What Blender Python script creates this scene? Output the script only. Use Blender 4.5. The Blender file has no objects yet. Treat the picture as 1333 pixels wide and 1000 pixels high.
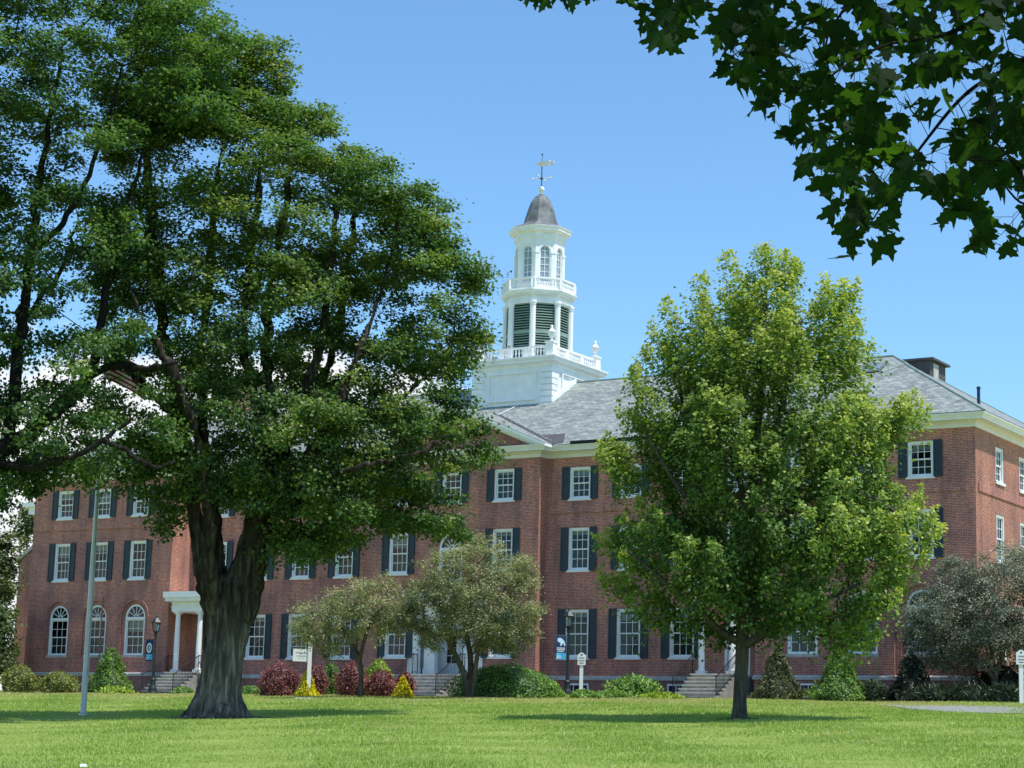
import bpy, math, random
import numpy as np
from mathutils import Vector, Matrix

random.seed(7)
RNG = np.random.default_rng(11)
SC = bpy.context.scene
COL = SC.collection
PI = math.pi

# ------------------------------------------------------------------ camera
F_PX, PW, PH = 2642.7, 1333.0, 1000.0
YAW, PIT, ROL = math.radians(-32.328), math.radians(10.354), math.radians(1.628)
FW = np.array([math.sin(YAW) * math.cos(PIT), math.cos(YAW) * math.cos(PIT), math.sin(PIT)])
_r = np.array([math.cos(YAW), -math.sin(YAW), 0.0])
_u = np.cross(_r, FW)
RT = math.cos(ROL) * _r + math.sin(ROL) * _u
UP = -math.sin(ROL) * _r + math.cos(ROL) * _u
cam_d = bpy.data.cameras.new('camera')
cam_d.sensor_width = 36.0
cam_d.lens = F_PX / PW * 36.0
cam_d.clip_start = 0.1
cam_d.clip_end = 9000
cam = bpy.data.objects.new('camera', cam_d)
COL.objects.link(cam)
m = Matrix.Identity(4)
for i in range(3):
    m[i][0], m[i][1], m[i][2] = RT[i], UP[i], -FW[i]
cam.matrix_world = m
SC.camera = cam

H_R = np.array([math.cos(YAW), -math.sin(YAW), 0.0])      # level right and forward of the view
H_F = np.array([math.sin(YAW), math.cos(YAW), 0.0])
ZV = np.array([0, 0, 1.0])

def ray(x, y):
    return FW + RT * (x - PW / 2) / F_PX - UP * (y - PH / 2) / F_PX

def at(x, y, d):
    q = ray(x, y)
    return q * (d / math.hypot(q[0], q[1]))

def gz(Y):
    """height of the lawn: a long bank rising to the terrace the building stands on"""
    Yt = min(Y, 1e9)
    a = -1.6 + 4.05 * (Yt - 5) / 69.0
    b = 2.5
    k = 0.12
    hgt = -k * math.log(math.exp(-min(max(a, -6), 40) / k) + math.exp(-b / k)) if a > -3 else a
    return max(hgt, -2.2)

def ground(x, y, extra=0.0):
    q = ray(x, y)
    lo, hi = 5.0, 160.0
    h = math.hypot(q[0], q[1])
    t = lo
    while t < hi:
        p = q * (t / h)
        if p[2] <= gz(p[1]) + extra:
            a, b = t - 0.25, t
            return np.array([p[0], p[1], gz(p[1])])
        t += 0.05 if False else 0.1
    p = q * (95 / h)
    return np.array([p[0], p[1], gz(p[1])])

def hd(p):
    return math.hypot(p[0], p[1])

# ------------------------------------------------------------------ materials
def nmat(name):
    mt = bpy.data.materials.new(name)
    mt.use_nodes = True
    nt = mt.node_tree
    nt.nodes.clear()
    out = nt.nodes.new('ShaderNodeOutputMaterial')
    bs = nt.nodes.new('ShaderNodeBsdfPrincipled')
    nt.links.new(bs.outputs[0], out.inputs[0])
    return mt, nt, bs, out

def N(nt, typ, **kw):
    n = nt.nodes.new(typ)
    for k, v in kw.items():
        if k.startswith('i_'):
            n.inputs[k[2:].replace('_', ' ')].default_value = v
        else:
            setattr(n, k, v)
    return n

def ramp(nt, fac, stops):
    r = nt.nodes.new('ShaderNodeValToRGB')
    el = r.color_ramp.elements
    while len(el) < len(stops):
        el.new(0.5)
    for e, (p, c) in zip(el, stops):
        e.position = p
        e.color = (c[0], c[1], c[2], 1)
    nt.links.new(fac, r.inputs[0])
    return r.outputs[0]

def mixc(nt, fac, a, b, mode='MIX'):
    mx = nt.nodes.new('ShaderNodeMix')
    mx.data_type = 'RGBA'
    mx.blend_type = mode
    for sock, val in ((mx.inputs[0], fac), (mx.inputs[6], a), (mx.inputs[7], b)):
        if hasattr(val, 'is_output'):
            nt.links.new(val, sock)
        elif isinstance(val, (int, float)):
            sock.default_value = val
        else:
            sock.default_value = (val[0], val[1], val[2], 1)
    return mx.outputs[2]

def noise(nt, scale, detail=3.0, rough=0.6, vec=None):
    n = nt.nodes.new('ShaderNodeTexNoise')
    n.inputs['Scale'].default_value = scale
    n.inputs['Detail'].default_value = detail
    n.inputs['Roughness'].default_value = rough
    if vec is not None:
        nt.links.new(vec, n.inputs['Vector'])
    return n.outputs['Fac']

def objco(nt):
    return nt.nodes.new('ShaderNodeTexCoord').outputs['Object']

def bump(nt, bs, h, strength=0.4, dist=0.02):
    b = nt.nodes.new('ShaderNodeBump')
    b.inputs['Strength'].default_value = strength
    b.inputs['Distance'].default_value = dist
    nt.links.new(h, b.inputs['Height'])
    nt.links.new(b.outputs[0], bs.inputs['Normal'])

def plain(name, c, rough=0.5, var=0.12, scale=3.0, metal=0.0, spec=0.4, bumpy=0.0):
    mt, nt, bs, out = nmat(name)
    f = noise(nt, scale, 4, 0.65, objco(nt))
    lo = [x * (1 - var) for x in c]
    hi = [min(1, x * (1 + var)) for x in c]
    nt.links.new(ramp(nt, f, [(0.3, lo), (0.7, hi)]), bs.inputs['Base Color'])
    bs.inputs['Roughness'].default_value = rough
    bs.inputs['Metallic'].default_value = metal
    bs.inputs['Specular IOR Level'].default_value = spec
    if bumpy:
        bump(nt, bs, noise(nt, scale * 6, 3, 0.6, objco(nt)), bumpy, 0.02)
    return mt

def brick_mat(name, c1, c2, mortar, bw=0.21, bh=0.068, stain=0.5):
    mt, nt, bs, out = nmat(name)
    uv = nt.nodes.new('ShaderNodeUVMap')
    uv.uv_map = 'UVMap'
    br = nt.nodes.new('ShaderNodeTexBrick')
    br.offset = 0.5
    br.inputs['Color1'].default_value = (*c1, 1)
    br.inputs['Color2'].default_value = (*c2, 1)
    br.inputs['Mortar'].default_value = (*mortar, 1)
    br.inputs['Scale'].default_value = 1
    br.inputs['Mortar Size'].default_value = 0.0065
    br.inputs['Mortar Smooth'].default_value = 0.3
    br.inputs['Bias'].default_value = 0.0
    br.inputs['Brick Width'].default_value = bw
    br.inputs['Row Height'].default_value = bh
    nt.links.new(uv.outputs[0], br.inputs['Vector'])
    # single bricks burnt darker or paler
    sc = N(nt, 'ShaderNodeMapping')
    sc.inputs['Scale'].default_value = (1 / bw, 1 / bh, 1)
    nt.links.new(uv.outputs[0], sc.inputs['Vector'])
    n1 = noise(nt, 1.1, 2, 0.7, sc.outputs[0])
    col = mixc(nt, 0.75, br.outputs['Color'], ramp(nt, n1, [(0.28, (0.40, 0.38, 0.45)), (0.5, (1, 1, 1)), (0.72, (1.5, 1.35, 1.25))]), 'MULTIPLY')
    n2 = noise(nt, 0.55, 5, 0.6, uv.outputs[0])
    col = mixc(nt, stain, col, ramp(nt, n2, [(0.32, (0.66, 0.68, 0.80)), (0.52, (1.0, 1.0, 1.0)), (0.70, (1.28, 1.14, 1.04))]), 'MULTIPLY')
    # long soft streaks under eaves and sills
    st = N(nt, 'ShaderNodeMapping')
    st.inputs['Scale'].default_value = (1.6, 0.16, 1)
    nt.links.new(uv.outputs[0], st.inputs['Vector'])
    n3 = noise(nt, 1.3, 4, 0.6, st.outputs[0])
    col = mixc(nt, 0.8, col, ramp(nt, n3, [(0.36, (0.72, 0.73, 0.78)), (0.6, (1.08, 1.06, 1.05))]), 'MULTIPLY')
    nt.links.new(col, bs.inputs['Base Color'])
    bs.inputs['Roughness'].default_value = 0.85
    bs.inputs['Specular IOR Level'].default_value = 0.2
    bump(nt, bs, br.outputs['Fac'], -0.35, 0.01)
    return mt

def slate_mat():
    mt, nt, bs, out = nmat('slate')
    uv = nt.nodes.new('ShaderNodeUVMap')
    uv.uv_map = 'UVMap'
    bw, bh = 0.30, 0.20
    br = nt.nodes.new('ShaderNodeTexBrick')
    br.inputs['Color1'].default_value = (0.185, 0.205, 0.198, 1)
    br.inputs['Color2'].default_value = (0.330, 0.350, 0.330, 1)
    br.inputs['Mortar'].default_value = (0.075, 0.085, 0.09, 1)
    br.inputs['Scale'].default_value = 1
    br.inputs['Mortar Size'].default_value = 0.012
    br.inputs['Mortar Smooth'].default_value = 0.6
    br.inputs['Brick Width'].default_value = bw
    br.inputs['Row Height'].default_value = bh
    nt.links.new(uv.outputs[0], br.inputs['Vector'])
    sc = N(nt, 'ShaderNodeMapping')
    sc.inputs['Scale'].default_value = (0.55 / bw, 1 / bh, 1)
    nt.links.new(uv.outputs[0], sc.inputs['Vector'])
    n1 = noise(nt, 0.9, 3, 0.75, sc.outputs[0])
    col = mixc(nt, 0.9, br.outputs['Color'], ramp(nt, n1, [(0.3, (0.5, 0.54, 0.56)), (0.5, (1, 1, 1)), (0.7, (1.45, 1.45, 1.36))]), 'MULTIPLY')
    n2 = noise(nt, 0.28, 5, 0.6, uv.outputs[0])
    col = mixc(nt, 0.6, col, ramp(nt, n2, [(0.3, (0.75, 0.78, 0.8)), (0.7, (1.2, 1.2, 1.12))]), 'MULTIPLY')
    nt.links.new(col, bs.inputs['Base Color'])
    bs.inputs['Roughness'].default_value = 0.62
    bump(nt, bs, br.outputs['Color'], 0.5, 0.02)
    return mt

def leaf_mat(name, stops, trans=0.35, rough=0.5, tint=(1.25, 1.3, 0.6), spec=0.35):
    mt, nt, bs, out = nmat(name)
    a = nt.nodes.new('ShaderNodeAttribute')
    a.attribute_name = 'shade'
    c = ramp(nt, a.outputs['Fac'], stops)
    nt.links.new(c, bs.inputs['Base Color'])
    bs.inputs['Roughness'].default_value = rough
    bs.inputs['Specular IOR Level'].default_value = spec
    tr = nt.nodes.new('ShaderNodeBsdfTranslucent')
    nt.links.new(mixc(nt, 1.0, c, tint, 'MULTIPLY'), tr.inputs['Color'])
    mx = nt.nodes.new('ShaderNodeMixShader')
    mx.inputs[0].default_value = trans
    nt.links.new(bs.outputs[0], mx.inputs[1])
    nt.links.new(tr.outputs[0], mx.inputs[2])
    nt.links.new(mx.outputs[0], out.inputs[0])
    return mt

def bark_mat(name, lo, mid, hi, sx=9.0, sz=0.9, shade_above=None):
    mt, nt, bs, out = nmat(name)
    co = objco(nt)
    mp = N(nt, 'ShaderNodeMapping')
    mp.inputs['Scale'].default_value = (sx, sx, sz)
    nt.links.new(co, mp.inputs['Vector'])
    n1 = noise(nt, 1.0, 6, 0.7, mp.outputs[0])
    n2 = noise(nt, 1.3, 4, 0.6, co)
    c = ramp(nt, n1, [(0.33, lo), (0.5, mid), (0.68, hi)])
    c = mixc(nt, 0.6, c, ramp(nt, n2, [(0.3, (0.6, 0.62, 0.6)), (0.7, (1.2, 1.2, 1.15))]), 'MULTIPLY')
    if shade_above:  # crown shade put into the bark colour, darker up the stem
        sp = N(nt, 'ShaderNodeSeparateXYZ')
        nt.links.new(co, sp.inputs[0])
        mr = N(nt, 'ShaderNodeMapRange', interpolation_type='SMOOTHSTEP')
        mr.inputs['From Min'].default_value = shade_above[0]
        mr.inputs['From Max'].default_value = shade_above[1]
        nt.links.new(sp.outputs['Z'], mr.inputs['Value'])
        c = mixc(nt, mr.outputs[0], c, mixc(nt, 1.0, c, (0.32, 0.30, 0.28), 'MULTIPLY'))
    nt.links.new(c, bs.inputs['Base Color'])
    bs.inputs['Roughness'].default_value = 0.95
    bs.inputs['Specular IOR Level'].default_value = 0.1
    bump(nt, bs, n1, 1.0, 0.12)
    return mt

def glass_mat():
    mt, nt, bs, out = nmat('window_glass')
    nt.nodes.remove(bs)
    tr = N(nt, 'ShaderNodeBsdfTransparent')
    tr.inputs['Color'].default_value = (0.80, 0.84, 0.84, 1)
    gl = N(nt, 'ShaderNodeBsdfGlossy')
    gl.inputs['Roughness'].default_value = 0.03
    fr = N(nt, 'ShaderNodeFresnel')
    fr.inputs['IOR'].default_value = 1.5
    co = objco(nt)
    b = N(nt, 'ShaderNodeBump')
    b.inputs['Strength'].default_value = 0.15
    b.inputs['Distance'].default_value = 0.02
    nt.links.new(noise(nt, 1.6, 2, 0.5, co), b.inputs['Height'])
    nt.links.new(b.outputs[0], gl.inputs['Normal'])
    mx = N(nt, 'ShaderNodeMixShader')
    nt.links.new(fr.outputs[0], mx.inputs[0])
    nt.links.new(tr.outputs[0], mx.inputs[1])
    nt.links.new(gl.outputs[0], mx.inputs[2])
    nt.links.new(mx.outputs[0], out.inputs[0])
    return mt

M = {}
M['brick'] = brick_mat('red_brick', (0.480, 0.150, 0.098), (0.335, 0.118, 0.098), (0.64, 0.52, 0.45), stain=0.95)
M['brick_sunlit'] = brick_mat('sunlit_side_brick', (0.42, 0.150, 0.092), (0.33, 0.125, 0.088), (0.56, 0.45, 0.37), stain=0.8)  # copy of the red brick, sunlit-side tone put into its colour
M['brick_base'] = brick_mat('foundation_brick', (0.36, 0.130, 0.098), (0.26, 0.108, 0.090), (0.44, 0.37, 0.33))
M['white'] = plain('white_paint', (0.86, 0.86, 0.855), 0.45, 0.08, 2.2)
M['cream'] = plain('cream_trim', (0.80, 0.775, 0.80), 0.5, 0.08, 1.2)
M['stone'] = plain('granite', (0.46, 0.44, 0.41), 0.8, 0.25, 3.0, bumpy=0.3)
M['step'] = plain('pale_stone_step', (0.55, 0.53, 0.47), 0.8, 0.25, 4.0, bumpy=0.3)
M['shutter'] = plain('blue_black_shutter', (0.014, 0.036, 0.056), 0.45, 0.25, 2.5)
M['slate'] = slate_mat()
M['glass'] = glass_mat()
M['screen'] = plain('insect_screen', (0.060, 0.068, 0.070), 0.55, 0.25, 0.7, spec=0.2)
M['skylight'] = plain('blue_grey_skylight', (0.20, 0.24, 0.28), 0.2, 0.2, spec=0.5)
M['blind'] = plain('window_blind', (0.46, 0.46, 0.41), 0.8, 0.2, 2.0)
M['dark'] = plain('dark_interior', (0.012, 0.013, 0.014), 0.8)
M['louver'] = plain('green_black_louver', (0.022, 0.045, 0.036), 0.6, 0.2)
M['louver_edge'] = plain('grey_green_slat', (0.24, 0.34, 0.28), 0.6, 0.15)
M['lead'] = plain('lead_coated_copper', (0.150, 0.160, 0.165), 0.6, 0.5, 2.2, metal=0.0, spec=0.3)
M['copper'] = plain('patinated_ridge', (0.16, 0.23, 0.21), 0.6, 0.2)
M['patch'] = plain('dark_roof_membrane', (0.085, 0.08, 0.08), 0.8, 0.2)
M['black'] = plain('black_iron', (0.012, 0.013, 0.015), 0.45, 0.2, spec=0.5)
M['lamp_black'] = plain('painted_lamp_post', (0.022, 0.028, 0.032), 0.4, 0.2)
M['gold'] = plain('gilded_metal', (0.88, 0.76, 0.55), 0.4, 0.1, metal=0.1)
M['galv'] = plain('galvanised_steel', (0.50, 0.52, 0.54), 0.4, 0.14, 0.6, metal=0.4)
M['navy'] = plain('navy_banner_cloth', (0.010, 0.030, 0.105), 0.7, 0.15)
M['sky_cloth'] = plain('light_blue_banner_cloth', (0.06, 0.42, 0.78), 0.7, 0.2, 5)
M['pale_cloth'] = plain('pale_blue_banner_print', (0.46, 0.66, 0.86), 0.7, 0.25, 6)
M['letter'] = plain('grey_lettering', (0.16, 0.17, 0.18), 0.7)
M['letter_dark'] = plain('dark_lettering', (0.03, 0.035, 0.05), 0.7)
M['sign'] = plain('sign_white', (0.80, 0.81, 0.82), 0.5, 0.04)
M['frost'] = plain('frosted_lamp_glass', (0.72, 0.72, 0.70), 0.25, 0.1)
M['flag_red'] = plain('flag_red', (0.42, 0.012, 0.03), 0.8, 0.1)
M['flag_white'] = plain('flag_white', (0.72, 0.70, 0.70), 0.8, 0.1)
M['flag_blue'] = plain('flag_blue', (0.015, 0.02, 0.11), 0.8, 0.1)
M['mulch'] = plain('bark_mulch', (0.045, 0.034, 0.026), 0.95, 0.4, 8, bumpy=0.8)
M['gravel'] = plain('grey_path', (0.26, 0.265, 0.25), 0.9, 0.35, 5, bumpy=0.6)
M['riser'] = plain('shaded_riser', (0.30, 0.285, 0.25), 0.85, 0.35, 3.0, bumpy=0.4)  # step stone with the risers' shade put into its colour
M['lantern_glass'] = plain('sky_toned_pane', (0.26, 0.32, 0.37), 0.15, 0.2, 2.0, spec=0.5)  # sky seen through the lantern, put into the pane colour
M['door'] = plain('painted_door', (0.70, 0.71, 0.72), 0.4, 0.06)
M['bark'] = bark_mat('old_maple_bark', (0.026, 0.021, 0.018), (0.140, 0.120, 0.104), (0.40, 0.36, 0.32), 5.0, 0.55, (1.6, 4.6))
M['bark_s'] = bark_mat('young_bark', (0.06, 0.052, 0.045), (0.12, 0.105, 0.09), (0.19, 0.17, 0.15), 14, 2)
M['bark_d'] = bark_mat('dark_branch_bark', (0.012, 0.010, 0.009), (0.030, 0.026, 0.023), (0.060, 0.053, 0.046), 14, 2)
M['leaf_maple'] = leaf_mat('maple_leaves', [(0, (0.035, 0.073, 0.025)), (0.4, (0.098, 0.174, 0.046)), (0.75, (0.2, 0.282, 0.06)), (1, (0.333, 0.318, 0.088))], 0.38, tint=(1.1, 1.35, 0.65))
M['leaf_left'] = leaf_mat('left_maple_leaves', [(0, (0.032, 0.071, 0.029)), (0.45, (0.094, 0.177, 0.05)), (0.85, (0.193, 0.289, 0.064)), (1, (0.293, 0.341, 0.088))], 0.38, tint=(1.1, 1.35, 0.65))
M['leaf_young'] = leaf_mat('young_maple_leaves', [(0, (0.04, 0.085, 0.024)), (0.35, (0.151, 0.252, 0.056)), (0.58, (0.335, 0.42, 0.089)), (1, (0.602, 0.602, 0.19))], 0.38, tint=(1.2, 1.28, 0.6))
M['leaf_crab'] = leaf_mat('olive_crabapple_leaves', [(0, (0.096, 0.109, 0.054)), (0.5, (0.278, 0.306, 0.151)), (0.85, (0.442, 0.47, 0.25)), (1, (0.518, 0.437, 0.291))], 0.28)
M['leaf_grey'] = leaf_mat('grey_crabapple_leaves', [(0, (0.071, 0.078, 0.058)), (0.5, (0.197, 0.221, 0.152)), (1, (0.431, 0.461, 0.341))], 0.22, tint=(1.0, 1.15, 0.8))
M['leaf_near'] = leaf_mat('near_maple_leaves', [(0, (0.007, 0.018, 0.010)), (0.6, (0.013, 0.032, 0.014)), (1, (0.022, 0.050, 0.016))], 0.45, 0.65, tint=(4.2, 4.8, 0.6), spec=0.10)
M['leaf_far'] = leaf_mat('far_tree_leaves', [(0, (0.045, 0.08, 0.033)), (0.5, (0.12, 0.165, 0.058)), (1, (0.23, 0.27, 0.11))], 0.3)

# ------------------------------------------------------------------ mesh helpers
class Fr:
    """a wall frame: u along it, o out of it, z up"""
    def __init__(s, org, U, O):
        s.org, s.U, s.O = np.array(org, float), np.array(U, float), np.array(O, float)
    def P(s, u, o, z):
        return tuple(s.org + s.U * u + s.O * o + ZV * z)

def front(Y): return Fr((0, Y, 0), (1, 0, 0), (0, -1, 0))
def side(X): return Fr((X, 0, 0), (0, 1, 0), (1, 0, 0))

BOXF = [(0, 1, 3, 2), (4, 6, 7, 5), (0, 4, 5, 1), (2, 3, 7, 6), (0, 2, 6, 4), (1, 5, 7, 3)]

class MB:
    def __init__(s):
        s.v, s.f = [], []
    def add(s, vs, fs):
        b = len(s.v)
        s.v.extend(tuple(map(float, q)) for q in vs)
        s.f.extend(tuple(b + i for i in q) for q in fs)
        return s
    def poly(s, pts):
        return s.add(pts, [tuple(range(len(pts)))])
    def box(s, x0, x1, y0, y1, z0, z1):
        return s.add([(x, y, z) for x in (x0, x1) for y in (y0, y1) for z in (z0, z1)], BOXF)
    def fbox(s, fr, u0, u1, o0, o1, z0, z1):
        return s.add([fr.P(u, o, z) for u in (u0, u1) for o in (o0, o1) for z in (z0, z1)], BOXF)
    def fquad(s, fr, u0, u1, o, z0, z1):
        return s.poly([fr.P(u0, o, z0), fr.P(u1, o, z0), fr.P(u1, o, z1), fr.P(u0, o, z1)])
    def bar(s, fr, a, b, w, o0, o1):
        """flat bar from a to b, both (u,z)"""
        d = np.array([b[0] - a[0], b[1] - a[1]])
        d = d / np.linalg.norm(d)
        n = np.array([-d[1], d[0]]) * w / 2
        q = [(a[0] + n[0], a[1] + n[1]), (a[0] - n[0], a[1] - n[1]), (b[0] - n[0], b[1] - n[1]), (b[0] + n[0], b[1] + n[1])]
        return s.extr(fr, q, o0, o1)
    def extr(s, fr, q, o0, o1):
        n = len(q)
        vs = [fr.P(u, o0, z) for u, z in q] + [fr.P(u, o1, z) for u, z in q]
        fs = [tuple(range(n)), tuple(range(2 * n - 1, n - 1, -1))] + [(i, (i + 1) % n, n + (i + 1) % n, n + i) for i in range(n)]
        return s.add(vs, fs)
    def arc(s, fr, cu, cz, r0, r1, o0, o1, a0=0.0, a1=PI, n=12):
        for i in range(n):
            p, q = a0 + (a1 - a0) * i / n, a0 + (a1 - a0) * (i + 1) / n
            s.extr(fr, [(cu + r * math.cos(t), cz + r * math.sin(t)) for r, t in ((r0, p), (r1, p), (r1, q), (r0, q))], o0, o1)
        return s
    def lathe(s, c, prof, n=12, rot=0.0):
        vs, fs = [], []
        for r, z in prof:
            for k in range(n):
                t = rot + 2 * PI * k / n
                vs.append((c[0] + r * math.cos(t), c[1] + r * math.sin(t), c[2] + z))
        for j in range(len(prof) - 1):
            for k in range(n):
                a, b = j * n + k, j * n + (k + 1) % n
                fs.append((a, b, b + n, a + n))
        fs.append(tuple(range(n))[::-1])
        fs.append(tuple(range((len(prof) - 1) * n, len(prof) * n)))
        return s.add(vs, fs)
    def loft(s, poly, prof):
        """sweep (out, z) profile round a closed counter-clockwise rectilinear outline"""
        n = len(poly)
        rings = []
        for o, z in prof:
            rings.append([(*q, z) for q in offset(poly, o)])
        vs = [q for r in rings for q in r]
        fs = []
        for j in range(len(prof) - 1):
            for k in range(n):
                a, b = j * n + k, j * n + (k + 1) % n
                fs.append((a, b, b + n, a + n))
        return s.add(vs, fs)
    def tube(s, pts, radii, n=6, cap=True):
        pts = [np.array(p, float) for p in pts]
        vs, fs = [], []
        for i, p in enumerate(pts):
            t = pts[min(i + 1, len(pts) - 1)] - pts[max(i - 1, 0)]
            t = t / (np.linalg.norm(t) + 1e-9)
            a = np.cross(t, (0.0, 0.0, 1.0) if abs(t[2]) < 0.9 else (1.0, 0.0, 0.0))
            a /= np.linalg.norm(a)
            b = np.cross(t, a)
            r = radii[i] if hasattr(radii, '__len__') else radii
            for k in range(n):
                g = 2 * PI * k / n
                vs.append(p + (a * math.cos(g) + b * math.sin(g)) * r)
        for i in range(len(pts) - 1):
            for k in range(n):
                q, w = i * n + k, i * n + (k + 1) % n
                fs.append((q, w, w + n, q + n))
        if cap:
            fs.append(tuple(range(n))[::-1])
            fs.append(tuple(range((len(pts) - 1) * n, len(pts) * n)))
        return s.add(vs, fs)
    def build(s, name, mat, parent=None, smooth=False, uv=False):
        me = bpy.data.meshes.new(name)
        me.from_pydata(s.v, [], s.f)
        if uv:
            lay = me.uv_layers.new(name='UVMap')
            dat = np.zeros(len(me.loops) * 2, np.float32)
            for p in me.polygons:
                n = p.normal
                if abs(n.z) > 0.25:            # a slope: along the eave, up the slope
                    hx = math.hypot(n.x, n.y)
                    if hx < 1e-3:
                        ax, ay, k = (1, 0), (0, 1), 0
                    else:
                        ax, k = (-n.y / hx, n.x / hx), 1
                    for li in p.loop_indices:
                        c = me.vertices[me.loops[li].vertex_index].co
                        dat[2 * li] = c.x * ax[0] + c.y * ax[1]
                        dat[2 * li + 1] = c.z / max(hx, 1e-3) if k else c.y
                elif abs(n.y) >= abs(n.x):
                    for li in p.loop_indices:
                        c = me.vertices[me.loops[li].vertex_index].co
                        dat[2 * li], dat[2 * li + 1] = c.x, c.z
                else:
                    for li in p.loop_indices:
                        c = me.vertices[me.loops[li].vertex_index].co
                        dat[2 * li], dat[2 * li + 1] = c.y, c.z
            lay.data.foreach_set('uv', dat)
        if smooth:
            me.polygons.foreach_set('use_smooth', [True] * len(me.polygons))
        me.materials.append(mat)
        o = bpy.data.objects.new(name, me)
        COL.objects.link(o)
        if parent is not None:
            o.parent = parent
            if parent.type == 'EMPTY' or True:
                o.matrix_parent_inverse = Matrix.Translation(-wloc(parent))
        return o

def wloc(o):
    v = Vector(o.location)
    while o.parent is not None:
        o = o.parent
    return v if o.type == 'EMPTY' and False else Vector(o.location)

def offset(poly, d):
    n = len(poly)
    res = []
    for i in range(n):
        a, b, c = poly[i - 1], poly[i], poly[(i + 1) % n]
        e1 = np.array([b[0] - a[0], b[1] - a[1]], float); e1 /= np.linalg.norm(e1)
        e2 = np.array([c[0] - b[0], c[1] - b[1]], float); e2 /= np.linalg.norm(e2)
        n1, n2 = np.array([e1[1], -e1[0]]), np.array([e2[1], -e2[0]])
        bis = n1 + n2
        bis = bis / (bis @ bis) * 2
        res.append((b[0] + bis[0] * d, b[1] + bis[1] * d))
    return res

def thing(name, loc, label, cat, group=None):
    o = bpy.data.objects.new(name, None)
    COL.objects.link(o)
    o.location = [float(q) for q in loc]
    o.empty_display_size = 0.3
    return tag(o, label, cat, group)

def tag(o, label, cat, group=None):
    o['label'] = label
    o['category'] = cat
    if group:
        o['group'] = group
    return o

def struct(o):
    o['kind'] = 'structure'
    return o

# ------------------------------------------------------------------ the school building
yL, yM, yP, yR = 79.61, 81.50, 80.84, 79.98
XL0, XL1, XP0, XP1, XR0, XR1 = -81.02, -70.97, -59.38, -49.46, -37.87, -27.98
YB = 95.2
GZ = 2.3
Z_WT, Z_TOP = 3.669, 13.869
Z3T, Z3S, Z2T, Z2S, Z1T, Z1S, ZAT, ZAS = 13.38, 11.79, 10.52, 8.44, 6.71, 4.404, 7.20, 4.44
FOOT = [(XL0, yL), (XL1, yL), (XL1, yM), (XP0, yM), (XP0, yP), (XP1, yP), (XP1, yM), (XR0, yM), (XR0, yR), (XR1, yR), (XR1, YB), (XL0, YB)]
SCHOOL = thing('school_building', (-54.42, 81.0, 2.5), 'three storey red brick building with dark shutters, slate roof and white cupola tower', 'building')

def part(mb, name, mat, parent=None, **kw):
    return fix(mb.build(name, mat, None, **kw), parent or SCHOOL)

def fix(o, parent):
    o.parent = parent
    o.matrix_parent_inverse = Matrix.Translation(-Vector(parent.location)) if parent.type == 'EMPTY' else Matrix.Identity(4)
    return o

def panel(mb, fr, u0, u1, z0, z1, holes, o=0.0, depth=0.2):
    us = sorted({u0, u1, *[h[0] for h in holes], *[h[1] for h in holes]})
    zs = sorted({z0, z1, *[h[2] for h in holes], *[h[3] for h in holes]})
    for i in range(len(us) - 1):
        for j in range(len(zs) - 1):
            cu, cz = (us[i] + us[i + 1]) / 2, (zs[j] + zs[j + 1]) / 2
            if any(h[0] < cu < h[1] and h[2] < cz < h[3] for h in holes):
                continue
            mb.fquad(fr, us[i], us[i + 1], o, zs[j], zs[j + 1])
    for h in holes:
        a, b, c, d = h[:4]
        arch = len(h) > 4 and h[4]
        sp = d - (b - a) / 2 if arch else d
        for u in (a, b):
            mb.poly([fr.P(u, o, c), fr.P(u, o, sp), fr.P(u, o - depth, sp), fr.P(u, o - depth, c)])
        mb.poly([fr.P(a, o, c), fr.P(b, o, c), fr.P(b, o - depth, c), fr.P(a, o - depth, c)])
        if not arch:
            mb.poly([fr.P(a, o, d), fr.P(b, o, d), fr.P(b, o - depth, d), fr.P(a, o - depth, d)])
        else:
            n, r, cu = 16, (b - a) / 2, (a + b) / 2
            pts = [(cu + r * math.cos(PI * k / n), sp + r * math.sin(PI * k / n)) for k in range(n + 1)]
            for k in range(n):
                p, q = pts[k], pts[k + 1]
                cor = (b, d) if k < n / 2 else (a, d)
                mb.poly([fr.P(cor[0], o, cor[1]), fr.P(p[0], o, p[1]), fr.P(q[0], o, q[1])])
                mb.poly([fr.P(p[0], o, p[1]), fr.P(q[0], o, q[1]), fr.P(q[0], o - depth, q[1]), fr.P(p[0], o - depth, p[1])])
    return mb

WRNG = random.Random(5)

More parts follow.
